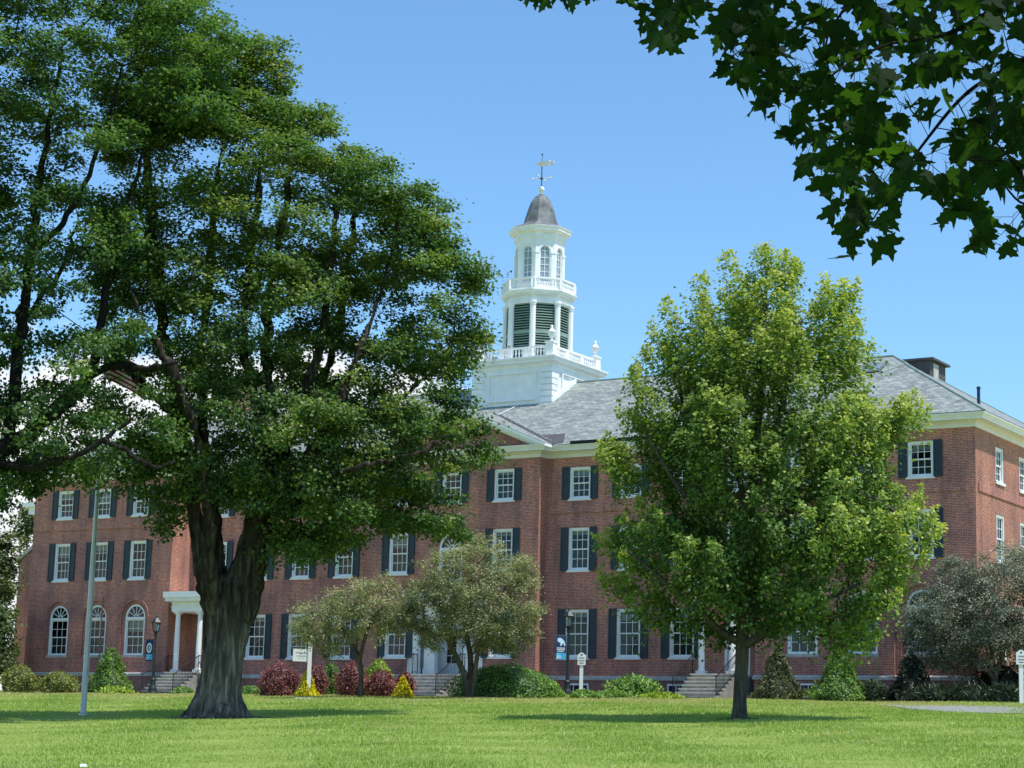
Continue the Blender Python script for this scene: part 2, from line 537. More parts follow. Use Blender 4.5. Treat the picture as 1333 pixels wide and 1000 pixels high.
def window(fr, cx, zs, zt, w, parent=None, o=0.0, shutters=True, arch=False, blind=None, casing=0.10):
    """double hung sash window; zs is the underside of its sill, zt the top of its casing"""
    parent = parent or SCHOOL
    a, b = cx - w / 2, cx + w / 2
    z0 = zs + 0.12
    sp = zt - w / 2 if arch else zt
    f = MB()
    co0, co1 = o - 0.13, o - 0.02
    f.fbox(fr, a, a + casing, co0, co1, z0, sp)
    f.fbox(fr, b - casing, b, co0, co1, z0, sp)
    f.fbox(fr, a + casing, b - casing, co0, co1 - 0.004, z0, z0 + 0.05)
    if arch:
        f.arc(fr, cx, sp, w / 2 - casing, w / 2, co0, co1, n=14)
        f.fbox(fr, a + casing, b - casing, co0, co1 - 0.006, sp - 0.10, sp + 0.03)
        r = w / 2 - casing
        f.arc(fr, cx, sp + 0.03, 0.10, 0.14, o - 0.11, o - 0.07, n=6)
        for t in (30, 60, 90, 120, 150):
            t = math.radians(t)
            f.bar(fr, (cx + 0.13 * math.cos(t), sp + 0.03 + 0.13 * math.sin(t)), (cx + r * math.cos(t), sp + r * math.sin(t)), 0.03, o - 0.11, o - 0.07)
        ztop = sp - 0.10
    else:
        f.fbox(fr, a + casing, b - casing, co0, co1 - 0.006, zt - casing, zt)
        ztop = zt - casing
    i0, i1 = a + casing, b - casing
    zb = z0 + 0.05
    zm = zb + (ztop - zb) * 0.5
    for (s0, s1, oo) in ((zm - 0.02, ztop, o - 0.085), (zb, zm + 0.025, o - 0.125)):
        st = 0.045
        f.fbox(fr, i0, i0 + st, oo - 0.03, oo, s0, s1)
        f.fbox(fr, i1 - st, i1, oo - 0.03, oo, s0, s1)
        f.fbox(fr, i0 + st, i1 - st, oo - 0.03, oo - 0.002, s0, s0 + 0.055)
        f.fbox(fr, i0 + st, i1 - st, oo - 0.03, oo - 0.002, s1 - 0.05, s1)
        for k in (1, 2):
            u = i0 + st + (i1 - i0 - 2 * st) * k / 3
            f.fbox(fr, u - 0.013, u + 0.013, oo - 0.026, oo - 0.004, s0 + 0.055, s1 - 0.05)
        z = (s0 + s1) / 2
        f.fbox(fr, i0 + st, i1 - st, oo - 0.025, oo - 0.006, z - 0.013, z + 0.013)
    fo = part(f, 'window', M['white'], parent)
    sub = fo if parent is SCHOOL else parent
    s = MB()
    s.fbox(fr, a - 0.08, b + 0.08, o - 0.15, o + 0.06, zs, z0)
    part(s, 'sill', M['cream'] if not arch else M['stone'], sub)
    g = MB()
    g.fquad(fr, i0, i1, o - 0.10, zm, ztop)
    if arch:
        r = w / 2 - casing
        g.poly([fr.P(cx + r * math.cos(PI * k / 14), o - 0.10, sp + 0.03 + (r - 0.03) * math.sin(PI * k / 14)) for k in range(15)])
    g.fquad(fr, i0, i1, o - 0.14, zb, zm)
    part(g, 'pane', M['glass'], sub)
    q = MB()
    q.fquad(fr, i0, i1, o - 0.155, zb, zm)
    part(q, 'screen', M['screen'], sub)
    if blind is None:
        blind = WRNG.choice([0, 0, 0.12, 0.2, 0.27, 0.35, 0.48, 0.6])
    if blind > 0:
        q = MB()
        q.fquad(fr, i0 + 0.02, i1 - 0.02, o - 0.19, ztop - (ztop - zb) * blind, ztop)
        part(q, 'blind', M['blind'], sub)
    q = MB()
    q.fquad(fr, i0 - 0.1, i1 + 0.1, o - 0.75, zb - 0.2, (zt if arch else ztop) + 0.1)  # near-black sheet standing in for the room's shade
    part(q, 'room_shade', M['dark'], sub)
    if shutters:
        for sgn in (-1, 1):
            h = MB()
            sw = 0.38
            s0, s1 = (b + 0.02, b + 0.02 + sw) if sgn > 0 else (a - 0.02 - sw, a - 0.02)
            z_0, z_1 = z0 - 0.06, zt + 0.02
            h.fbox(fr, s0, s1, o + 0.012, o + 0.045, z_0, z_1)
            for u0, u1 in ((s0, s0 + 0.055), (s1 - 0.055, s1)):
                h.fbox(fr, u0, u1, o + 0.045, o + 0.07, z_0, z_1)
            zc = z_0 + (z_1 - z_0) * 0.5
            for zz in (z_0 + 0.05, zc, z_1 - 0.05):
                h.fbox(fr, s0 + 0.055, s1 - 0.055, o + 0.045, o + 0.068, zz - 0.05, zz + 0.05)
            nsl = int((z_1 - z_0) / 0.11)
            for k in range(nsl):
                zz = z_0 + (k + 0.5) * (z_1 - z_0) / nsl
                if min(abs(zz - q_) for q_ in (z_0 + 0.05, zc, z_1 - 0.05)) > 0.09:
                    h.fbox(fr, s0 + 0.055, s1 - 0.055, o + 0.044, o + 0.058, zz - 0.022, zz + 0.022)
            part(h, 'shutter', M['shutter'], parent)
    return fo

WW = 1.12
BAYS_ML, BAYS_MR = [-66.66, -63.95, -61.22], [-47.64, -44.93, -42.20]
BAYS_L, BAYS_R = [-78.71, -75.99, -73.28], [-35.70, -33.00, -30.35]
BAYS_P = [-57.43, -51.43]
DOOR_L, DOOR_R = -69.4, -39.44
SIDE_Y = [83.0, 86.1, 89.2, 92.2]

def rect(cx, zs, zt, w): return (cx - w / 2, cx + w / 2, zs + 0.06, zt)

def wall(fr, u0, u1, specs, mat='brick', string=None, name='wall', z0=Z_WT, z1=Z_TOP, extra=()):
    """specs: (cx, sill, top, width, shutters, arched)"""
    mb = MB()
    holes = list(extra)
    for (cx, zs, zt, w, sh, ar) in specs:
        if ar:
            holes.append((cx - w / 2 - 0.2, cx + w / 2 + 0.2, zs, zt + 0.2, True))
        else:
            holes.append(rect(cx, zs, zt, w))
    panel(mb, fr, u0, u1, z0, z1, holes, 0.0, 0.18)
    for (cx, zs, zt, w, sh, ar) in specs:
        if ar:
            a, b, d = cx - w / 2 - 0.2, cx + w / 2 + 0.2, zt + 0.2
            sp, R = d - (b - a) / 2, (b - a) / 2
            inner = MB()
            r = w / 2
            n = 16
            zi = zt - r
            for k in range(n):                          # recessed brick between the two arches
                p, q = PI * k / n, PI * (k + 1) / n
                mb.poly([fr.P(cx + R * math.cos(p), -0.07, sp + R * math.sin(p)), fr.P(cx + r * math.cos(p), -0.07, zi + r * math.sin(p)),
                         fr.P(cx + r * math.cos(q), -0.07, zi + r * math.sin(q)), fr.P(cx + R * math.cos(q), -0.07, sp + R * math.sin(q))])
            for s in (-1, 1):
                mb.poly([fr.P(cx + s * R, -0.07, zs), fr.P(cx + s * r, -0.07, zs), fr.P(cx + s * r, -0.07, zi), fr.P(cx + s * R, -0.07, sp)])
    o = part(mb, name, M[mat], uv=True)
    tr = MB()
    for (cx, zs, zt, w, sh, ar) in specs:
        if ar:                                          # proud ring of header bricks round the arch
            R = w / 2 + 0.2
            tr.arc(fr, cx, zt + 0.2 - R, R, R + 0.11, -0.01, 0.035, n=18)
        elif sh:                                        # flat arch of soldier bricks over the opening
            tr.extr(fr, [(cx - w / 2 - 0.06, zt + 0.025), (cx + w / 2 + 0.06, zt + 0.025), (cx + w / 2 + 0.16, zt + 0.33), (cx - w / 2 - 0.16, zt + 0.33)], -0.02, 0.008)
    if string:
        tr.fbox(fr, string[0], string[1], -0.02, 0.045, 11.22, 11.60)
    if tr.v:
        t = tr.build('brick_trim', M['brick'], None, uv=True)
        fix(t, o)
    for (cx, zs, zt, w, sh, ar) in specs:
        window(fr, cx, zs, zt, w, o=-0.07 if ar else 0.0, shutters=sh, arch=ar)
    return o

def bays(xs, first=True, arch=False):
    r = []
    for x in xs:
        r.append((x, Z3S, Z3T, WW, True, False))
        r.append((x, Z2S, Z2T, WW, True, False))
        if first:
            r.append((x, ZAS, ZAT, 1.38, False, True) if arch else (x, Z1S, Z1T, 1.24, True, False))
    return r

fL, fM, fP, fR = front(yL), front(yM), front(yP), front(yR)
wall(fL, XL0, XL1, bays(BAYS_L, arch=True), string=(XL0 + 0.02, XL1 - 0.35))
wall(fR, XR0, XR1, bays(BAYS_R, arch=True), string=(XR0 + 0.35, XR1 - 0.35))
wall(fM, XL1, XP0, bays(BAYS_ML) + bays([DOOR_L], first=False), string=(XL1 + 0.1, XP0 - 0.2), extra=[(DOOR_L - 0.62, DOOR_L + 0.62, Z_WT, 6.55)])
wall(fM, XP1, XR0, bays(BAYS_MR) + bays([DOOR_R], first=False), string=(XP1 + 0.2, XR0 - 0.1), extra=[(DOOR_R - 0.62, DOOR_R + 0.62, Z_WT, 6.55)])
# pavilion: the middle bay has an arched window over the entrance porch
PC = -54.42
DO0, DO1, DOZ = PC - 2.25, PC + 2.05, 7.05
wall(fP, XP0, XP1, bays(BAYS_P) + [(PC, Z3S, Z3T, WW, True, False), (PC, 8.0, 10.38, 1.36, False, True)], extra=[(DO0, DO1, Z_WT, DOZ)])
# returns, ends and back
wall(side(XL1), yL, yM, [], mat='brick_sunlit')
wall(Fr((XR0, 0, 0), (0, 1, 0), (-1, 0, 0)), yR, yM, [])
wall(side(XP1), yP, yM, [], mat='brick_sunlit')
wall(Fr((XP0, 0, 0), (0, 1, 0), (-1, 0, 0)), yP, yM, [])
wall(side(XR1), yR, YB, [(y, Z3S, Z3T, 1.02, False, False) for y in SIDE_Y] + [(y, Z2S, Z2T, 1.02, False, False) for y in SIDE_Y] + [(y, Z1S, Z1T, 1.1, False, False) for y in SIDE_Y],
     mat='brick_sunlit', string=(yR + 0.3, YB - 0.3))
wall(Fr((XL0, 0, 0), (0, 1, 0), (-1, 0, 0)), yL, YB, [])
wall(Fr((0, YB, 0), (1, 0, 0), (0, 1, 0)), XL0, XR1, [])

# foundation and water table
BW = []                                                    # basement windows: centre, wall
mb = MB()
mb.loft(FOOT, [(0.03, GZ - 0.6), (0.03, 3.48)])
part(mb, 'foundation', M['brick_base'], uv=True)
mb = MB()
mb.loft(FOOT, [(0.0, 3.47), (0.085, 3.472), (0.085, 3.60), (0.05, 3.655), (-0.01, 3.668)])
part(mb, 'water_table', M['stone'])
for fr, cx in [(fM, -47.55), (fM, -42.25), (fR, -35.55), (fR, -32.55), (fL, -74.2), (fL, -78.7), (fR, -30.2)]:
    f = MB()
    a, b, z0, z1 = cx - 0.62, cx + 0.62, 2.72, 3.32
    for q in ((a, a + 0.08, z0, z1), (b - 0.08, b, z0, z1), (a + 0.08, b - 0.08, z0, z0 + 0.08), (a + 0.08, b - 0.08, z1 - 0.08, z1)):
        f.fbox(fr, q[0], q[1], 0.028, 0.07, q[2], q[3])
    for k in (1, 2):
        u = a + 0.08 + (b - a - 0.16) * k / 3
        f.fbox(fr, u - 0.02, u + 0.02, 0.03, 0.064, z0 + 0.08, z1 - 0.08)
    fo = part(f, 'basement_window', M['white'])
    q = MB().fquad(fr, a + 0.05, b - 0.05, 0.042, z0 + 0.05, z1 - 0.05)
    part(q, 'pane', M['dark'], fo)

# cornice round the whole building
mb = MB()
mb.loft(FOOT, [(0.0, 13.85), (0.035, 13.86), (0.035, 14.02), (0.10, 14.05), (0.13, 14.09), (0.13, 14.12)])
part(mb, 'frieze', M['cream'])
mb = MB()
mb.loft(FOOT, [(0.12, 14.115), (0.50, 14.12), (0.50, 14.19), (0.53, 14.20), (0.56, 14.26), (0.62, 14.33), (0.63, 14.375), (0.58, 14.385), (0.30, 14.385)])
part(mb, 'cornice', M['white'])

# roofs
S, ZE = 0.6, 14.40
XE0, XE1 = XL0 - 0.63, XR1 + 0.63
YE, YBE = yM - 0.63, YB + 0.63
HALF = (YBE - YE) / 2
YRG, ZRG = YE + HALF, ZE + S * HALF
XA0, XA1 = XE0 + HALF, XE1 - HALF
def roof_side(xe, sgn, xin, yf):
    """slopes of one wing; sgn=+1 for the right hand end"""
    hw = abs(xe - xin) / 2
    xw = (xe + xin) / 2
    zw = ZE + S * hw
    A = (XA1 if sgn > 0 else XA0, YRG, ZRG)
    F0, G0 = (xe, yf, ZE), (xin, yf, ZE)
    W0, W1 = (xw, yf + hw, zw), (xw, YE + hw, zw)
    V = (xin, YE, ZE)
    B0 = (xe, YBE, ZE)
    return [[F0, B0, A, W1, W0], [F0, W0, G0], [G0, W0, W1, V]], W1, V, A
mb = MB()
pr, W1r, Vr, Ar = roof_side(XE1, 1, XR0 - 0.63, yR - 0.63)
pl, W1l, Vl, Al = roof_side(XE0, -1, XL1 + 0.63, yL - 0.63)
for q in pr + pl:
    mb.poly(q)
mb.poly([Vl, Vr, W1r, Ar, Al, W1l])
mb.poly([(XE1, YBE, ZE), (XE0, YBE, ZE), Al, Ar])
# cross gable behind the pediment
PS, PZ = 0.42, 14.40
ph = (XP1 - XP0) / 2 + 0.63
PX = (XP0 + XP1) / 2
zr = PZ + PS * ph
yv = YE + (zr - ZE) / S
yf = yP - 0.66
for s in (-1, 1):
    mb.poly([(PX, yf, zr + 0.02), (PX + s * ph, yf, PZ + 0.02), (PX + s * ph, YE + 0.03, PZ + 0.02), (PX, yv, zr + 0.02)])
ROOF = part(mb, 'roof', M['slate'], uv=True)
# ridge and hip caps
mb = MB()
def cap(a, b, r=0.07):
    mb.tube([a, b], r, 6)
cap(Al, Ar); cap(Ar, (XE1, YBE, ZE), 0.05); cap(W1r, pr[0][4], 0.05); cap(pr[0][4], pr[0][0], 0.05); cap(pr[0][4], pr[1][2], 0.05); cap(Ar, W1r, 0.05); cap(W1l, Al, 0.05); cap(pl[0][4], pl[0][0], 0.05); cap(pl[0][4], pl[1][2], 0.05)
part(mb, 'ridge_cap', M['copper'], ROOF)
# the two lead valleys, spotted with pale snow guards, a dark membrane patch and the open gutter trough
def rz(x, y): return ZE + S * (y - YE)
mb = MB()
for s in (-1, 1):
    a, b = np.array([PX, yv, zr + 0.05]), np.array([PX + s * ph, YE + 0.03, PZ + 0.06])
    w = np.array([s * 0.10, 0.06, 0.04])
    mb.poly([a - w, b - w, b + w * 1.4, a + w])
part(mb, 'valley_flashing', M['patch'], ROOF)
mb = MB()
b = np.array([PX + ph, YE + 0.03, PZ + 0.06]); a = np.array([PX, yv, zr + 0.05])
for k in range(22):
    t = 0.05 + 0.9 * k / 22 + RNG.uniform(-.01, .01)
    c = a + (b - a) * t + np.array([0.05, 0, 0.02])
    q = RNG.uniform(0.05, 0.12)
    mb.box(c[0], c[0] + q * 1.6, c[1], c[1] + q, c[2], c[2] + 0.03)
mb.tube([(PX + 0.5, 86.0, rz(0, 86.0) + 0.03), (PX - 0.05, 84.9, rz(0, 84.9) + 0.03)], 0.02, 4)
part(mb, 'flashing_spot', M['cream'], ROOF)
mb = MB()
mb.poly([(x, y, rz(x, y) + 0.025) for x, y in ((-50.55, 82.0), (-48.85, 82.05), (-48.3, 80.98), (-48.9, 80.98))])
part(mb, 'roof_patch', M['patch'], ROOF)
mb = MB()
mb.box(XP1 + 1.6, XP1 + 7.2, YE - 0.02, YE + 0.14, ZE - 0.03, ZE + 0.13)
part(mb, 'gutter', M['dark'], ROOF)
# skylight on the right hand slope
q = [(x, y, rz(x, y) + 0.07) for x, y in ((-36.0, 86.5), (-34.75, 86.5), (-34.75, 87.5), (-36.0, 87.5))]
mb = MB().poly(q)
sk = part(mb, 'skylight', M['lead'], ROOF)
q2 = [(x, y, rz(x, y) + 0.09) for x, y in ((-35.92, 86.58), (-34.87, 86.58), (-34.87, 87.42), (-35.92, 87.42))]
part(MB().poly(q2), 'skylight_pane', M['skylight'], ROOF)
# dormer and vent pipe on the far slope
mb = MB()
mb.box(-36.6, -33.25, 89.0, 91.0, 17.2, 18.70)
mb.box(-36.7, -33.05, 88.85, 91.15, 18.70, 18.80)
do = part(mb, 'dormer', M['patch'])
mb = MB().box(-33.24, -33.2, 89.3, 89.95, 17.9, 18.6)
part(mb, 'dormer_lit_face', M['stone'], do)  # pale slab, the dormer front's sunlit tone put into its colour
mb = MB().lathe((-29.5, 84.85, 15.4), [(0.075, 0), (0.075, 0.95), (0.09, 0.95), (0.09, 1.05)], 10)
part(mb, 'vent_pipe', M['shutter'])
# chimneys
for x, y, zt, mt in ((-40.35, 88.3, 20.75, 'brick'), (-74.4, 88.3, 20.6, 'brick_sunlit')):
    mb = MB()
    mb.box(x - 0.7, x + 0.7, y - 0.55, y + 0.55, 17.5, zt - 0.35)
    mb.box(x - 0.78, x + 0.78, y - 0.63, y + 0.63, zt - 0.35, zt - 0.2)
    mb.box(x - 0.72, x + 0.72, y - 0.57, y + 0.57, zt - 0.2, zt)
    ch = part(mb, 'chimney', M[mt], uv=True)
    mb = MB()
    mb.box(x - 0.6, x + 0.6, y - 0.45, y + 0.45, zt + 0.001, zt + 0.12)
    part(mb, 'chimney_cap', M['dark'], ch)

# pediment
mb = MB()
zb = 14.385
hw = (XP1 - XP0) / 2
mb.poly([(PX - hw, yP - 0.02, zb), (PX + hw, yP - 0.02, zb), (PX, yP - 0.02, zb + PS * hw + 0.1)])
PED = part(mb, 'pediment', M['brick'], uv=True)
mb = MB()
for s in (-1, 1):
    for (d0, d1, o0, o1) in ((0.0, 0.13, 0.0, 0.66), (0.13, 0.26, 0.0, 0.55), (0.26, 0.40, 0.0, 0.22)):
        he = hw + o1 - 0.03
        e_ = (ph - he) * PS
        a = [(PX + s * he, PZ + e_ - d0), (PX, zr - d0), (PX, zr - d1), (PX + s * he, PZ + e_ - d1)]
        mb.extr(Fr((0, yP - 0.02, 0), (1, 0, 0), (0, -1, 0)), a, o0, o1)
part(mb, 'raking_cornice', M['white'], PED)
mb = MB()
mb.poly([(XP0, yP, zb - 0.01), (XP1, yP, zb - 0.01), (XP1, yM - 0.5, zb - 0.01), (XP0, yM - 0.5, zb - 0.01)])

# ------------------------------------------------------------------ entrances
def railing(name, pts, h=0.85, step=0.13, parent=None):
    """iron railing along a list of 3D foot points"""
    mb = MB()
    for a, b in zip(pts[:-1], pts[1:]):
        a, b = np.array(a, float), np.array(b, float)
        up = np.array([0, 0, h])
        mb.tube([a + up, b + up], 0.025, 6)
        mb.tube([a + up * 0.12, b + up * 0.12], 0.014, 5)
        n = max(2, int(np.linalg.norm(b - a) / step))
        for k in range(n + 1):
            p = a + (b - a) * k / n
            mb.tube([p, p + up * (1.06 if k in (0, n) else 1)], 0.022 if k in (0, n) else 0.009, 5)
    return part(mb, name, M['black'], parent)

def side_porch(cx, yw):
    z7, yf = 7.30, 79.45
    st = MB()
    n, top, ybot = 7, Z_WT, yf - 0.25 - 7 * 0.27
    for k in range(n):
        st.box(cx - 0.98, cx + 0.98, ybot + k * 0.27, yf - 0.25 + 0.02, 2.2 if k == 0 else 2.5 + (top - 2.5) * k / n + 0.001, 2.5 + (top - 2.5) * (k + 1) / n - (0.004 if k == n - 1 else 0))
    st.box(cx - 1.15, cx + 1.15, yf - 0.232, yw - 0.09, 2.2, top - 0.004)
    so = part(st, 'entrance_steps', M['riser'])
    tr = MB()
    for k in range(n):
        zt_ = 2.5 + (top - 2.5) * (k + 1) / n
        tr.box(cx - 1.01, cx + 1.01, ybot + k * 0.27 - 0.04, ybot + (k + 1) * 0.27 + 0.01, zt_ - 0.055, zt_ + 0.006)
    tr.box(cx - 1.18, cx + 1.18, yf - 0.27, yw - 0.088, top - 0.09, top + 0.003)
    part(tr, 'tread', M['step'], so)
    for s in (-1, 1):
        railing('railing', [(cx + s * 1.02, ybot + 0.05, 2.62), (cx + s * 1.02, yf - 0.25, top - 0.02), (cx + s * 1.02, yf + 0.3, top - 0.02)], parent=so)
    po = MB()
    po.box(cx - 1.02, cx + 1.02, yf - 0.2, yw, 6.74, 7.26)
    po.box(cx - 1.06, cx + 1.06, yf - 0.24, yw, 6.98, 7.02)
    po.box(cx - 1.28, cx + 1.28, yf - 0.46, yw, 7.262, 7.44)
    po.box(cx - 1.36, cx + 1.36, yf - 0.54, yw, 7.442, 7.74)
    pp = part(po, 'porch', M['white'])
    for s in (-1, 1):
        c = MB()
        x = cx + s * 0.74
        c.box(x - 0.19, x + 0.19, yf - 0.17, yf + 0.21, top - 0.003, top + 0.14)
        c.lathe((x, yf + 0.02, top + 0.14), [(0.165, 0), (0.165, 0.05), (0.14, 0.09), (0.14, 1.2), (0.118, 2.76), (0.15, 2.80), (0.15, 2.85)], 16)
        c.box(x - 0.18, x + 0.18, yf - 0.16, yf + 0.2, 6.66, 6.74)
        part(c, 'column', M['white'], pp)
    d = MB()
    fr = front(yw)
    for u in (-0.62, 0.50):
        d.fbox(fr, cx + u, cx + u + 0.12, -0.12, 0.02, top, 6.55)
    d.fbox(fr, cx - 0.5, cx + 0.5, -0.12, 0.016, 6.42, 6.55)
    d.fbox(fr, cx - 0.5, cx + 0.5, -0.12, 0.012, 5.85, 5.95)
    dd = part(d, 'door_frame', M['white'])
    d = MB()
    d.fbox(fr, cx - 0.5, cx + 0.5, -0.14, -0.09, top, 5.85)
    for u in (-0.4, 0.05):
        for z in (3.85, 4.85):
            d.fbox(fr, cx + u, cx + u + 0.35, -0.09, -0.075, z, z + 0.8)
    part(d, 'door', M['door'], dd)
    q = MB().fquad(fr, cx - 0.5, cx + 0.5, -0.11, 5.95, 6.42)
    part(q, 'transom', M['dark'], dd)

side_porch(DOOR_L, yM)
side_porch(DOOR_R, yM)

# main entrance: a recessed white porch with columns, panelled sides and a glazed double door
fr = fP
mb = MB()
bz = DOZ
D = -1.15
mb.fbox(fr, DO0, DO1, D - 0.05, D, Z_WT, bz)
for s, u in ((1, DO0), (-1, DO1)):
    a, b = sorted((u, u + s * 0.05))
    mb.fbox(fr, a, b, D, -0.01, Z_WT, bz)
mb.fbox(fr, DO0, DO1, D, -0.012, bz - 0.06, bz)
for k in range(14):
    z = Z_WT + 0.1 + k * 0.24
    mb.fbox(fr, DO0 + 0.06, PC - 0.95, D, D + 0.012, z, z + 0.225)
    mb.fbox(fr, PC + 0.95, DO1 - 0.06, D, D + 0.012, z, z + 0.225)
mb.fbox(fr, DO0 - 0.2, DO1 + 0.2, -0.02, 0.14, bz - 0.05, bz + 0.34)
mb.fbox(fr, DO0 - 0.3, DO1 + 0.3, -0.02, 0.26, bz + 0.342, bz + 0.46)
PORCH = part(mb, 'main_porch', M['white'])
for u, w in ((DO0 + 0.28, 0.5), (DO0 + 1.02, 0.62), (DO1 - 1.02, 0.62), (DO1 - 0.28, 0.5)):
    c = MB()
    oo = 0.0 if w < 0.6 else -0.35
    c.fbox(fr, u - w / 2, u + w / 2, oo - 0.3, oo, Z_WT, bz - 0.06)
    c.fbox(fr, u - w / 2 - 0.03, u + w / 2 + 0.03, oo - 0.33, oo + 0.03, Z_WT - 0.001, Z_WT + 0.3)
    c.fbox(fr, u - w / 2 - 0.03, u + w / 2 + 0.03, oo - 0.33, oo + 0.03, bz - 0.3, bz - 0.1)
    c.fbox(fr, u - w / 2 + 0.09, u + w / 2 - 0.09, oo, oo + 0.012, Z_WT + 0.5, bz - 0.5)
    part(c, 'pilaster', M['white'], PORCH)
for s in (-1, 1):
    d = MB()
    a, b = sorted((PC + s * 0.02, PC + s * 0.86))
    d.fbox(fr, a, b, D, D + 0.05, Z_WT, 5.95)
    dd = part(d, 'door', M['door'])
    g = MB()
    g.fquad(fr, a + 0.16, b - 0.16, D + 0.056, 4.25, 5.75)
    part(g, 'pane', M['dark'], dd)
    g = MB()
    for k in range(4):
        z = 4.25 + 1.5 * k / 4
        g.fbox(fr, a + 0.14, b - 0.14, D + 0.05, D + 0.066, z - 0.014, z + 0.014)
    g.fbox(fr, (a + b) / 2 - 0.012, (a + b) / 2 + 0.012, D + 0.05, D + 0.064, 4.25, 5.75)
    part(g, 'muntin', M['door'], dd)
st = MB()
n, yb = 7, yP - 0.45 - 7 * 0.29
for k in range(n):
    st.box(PC - 1.55, PC + 1.15, yb + k * 0.29, yP - 0.45 + 0.02, 2.2 if k == 0 else 2.5 + 1.16 * k / n + 0.001, 2.5 + 1.165 * (k + 1) / n)
st.box(DO0 - 0.1, DO1 + 0.1, yP - 0.432, yP + 1.1, 2.2, Z_WT - 0.006)
so = part(st, 'entrance_steps', M['riser'])
tr = MB()
for k in range(n):
    zt_ = 2.5 + 1.165 * (k + 1) / n
    tr.box(PC - 1.6, PC + 1.2, yb + k * 0.29 - 0.04, yb + (k + 1) * 0.29 + 0.01, zt_ - 0.06, zt_ + 0.006)
part(tr, 'tread', M['stone'], so)
for x in (PC - 1.58, PC + 1.12):
    railing('railing', [(x, yb + 0.02, 2.6), (x, yP - 0.5, Z_WT), (x, yP - 0.1, Z_WT)], h=0.95, parent=so)
# copper downpipes in the corners
for x, y, nm in ((XP1 - 0.25, yP - 0.07, 0), (XL0 + 5.5, yL - 0.07, 1), (XR0 + 6.35, yR - 0.07, 2)):
    if nm:
        mb = MB().tube([(x, y, 2.6), (x, y, 7.6)], 0.035, 8)
        part(mb, 'downpipe', M['brick_sunlit'], uv=True)
mb = MB().box(-75.35, -75.0, yL - 0.2, yL - 0.002, 3.75, 4.45)
part(mb, 'utility_box', M['white'])

# low annexe behind the left wing
mb = MB()
mb.box(-90.6, XL0 - 0.01, 90, 95, GZ - 0.5, 13.7)
part(mb, 'rear_wall', M['brick'], uv=True)
mb = MB()
mb.box(-91.3, XL0 - 0.02, 89.2, 95.8, 13.7, 14.15)
mb.box(-91.6, XL0 - 0.03, 88.95, 96.0, 14.15, 14.4)
part(mb, 'rear_cornice', M['white'])
fr = front(86.0)
mb = MB()
mb.extr(fr, [(-88.5, 1.8), (XL0 - 0.015, 1.8), (XL0 - 0.015, 12.9), (-84.5, 12.9), (-88.5, 10.4)], -3.5, 0)
an = part(mb, 'annexe_wall', M['brick'], uv=True)
mb = MB()
mb.extr(fr, [(-88.7, 10.35), (-84.5, 12.92), (-84.5, 13.15), (-88.7, 10.58)], -3.6, 0.1)
part(mb, 'coping', M['stone'], an)

# ------------------------------------------------------------------ cupola tower
TX, TY = -54.42, 88.35
hb = 2.34
mb = MB()
mb.box(TX - hb, TX + hb, TY - hb, TY + hb, 16.8, 19.42)
TOWER = part(mb, 'tower', M['white'])
def sq(d): return [(TX - d, TY - d), (TX + d, TY - d), (TX + d, TY + d), (TX - d, TY + d)]
mb = MB()
mb.loft(sq(hb), [(0.0, 19.36), (0.03, 19.37), (0.03, 19.50), (0.08, 19.55), (0.30, 19.60), (0.30, 19.68), (0.36, 19.74), (0.40, 19.80), (0.40, 19.86), (-hb + 0.1, 19.90)])
part(mb, 'tower_cornice', M['white'], TOWER)
frames4 = [Fr((TX, TY - hb, 0), (1, 0, 0), (0, -1, 0)), Fr((TX + hb, TY, 0), (0, 1, 0), (1, 0, 0)), Fr((TX, TY + hb, 0), (-1, 0, 0), (0, 1, 0)), Fr((TX - hb, TY, 0), (0, -1, 0), (-1, 0, 0))]
mb = MB()
for fr in frames4:
    for s in (-1, 1):                                       # quoins
        for k in range(7):
            z = 17.22 + k * 0.312
            a, b = sorted((s * (hb + 0.075), s * (hb - 0.62)))
            if fr in (frames4[0], frames4[2]):
                mb.fbox(fr, a, b, -0.01, 0.075, z, z + 0.25)
            else:
                a, b = sorted((s * (hb - 0.0), s * (hb - 0.62)))
                mb.fbox(fr, a, b, -0.01, 0.07, z, z + 0.25)
    for (u0, u1, z0, z1) in ((-1.45, 1.45, 17.68, 17.79), (-1.45, 1.45, 19.08, 19.19), (-1.45, -1.34, 17.79, 19.08), (1.34, 1.45, 17.79, 19.08)):
        mb.fbox(fr, u0, u1, -0.01, 0.10, z0, z1)
part(mb, 'quoin', M['white'], TOWER)
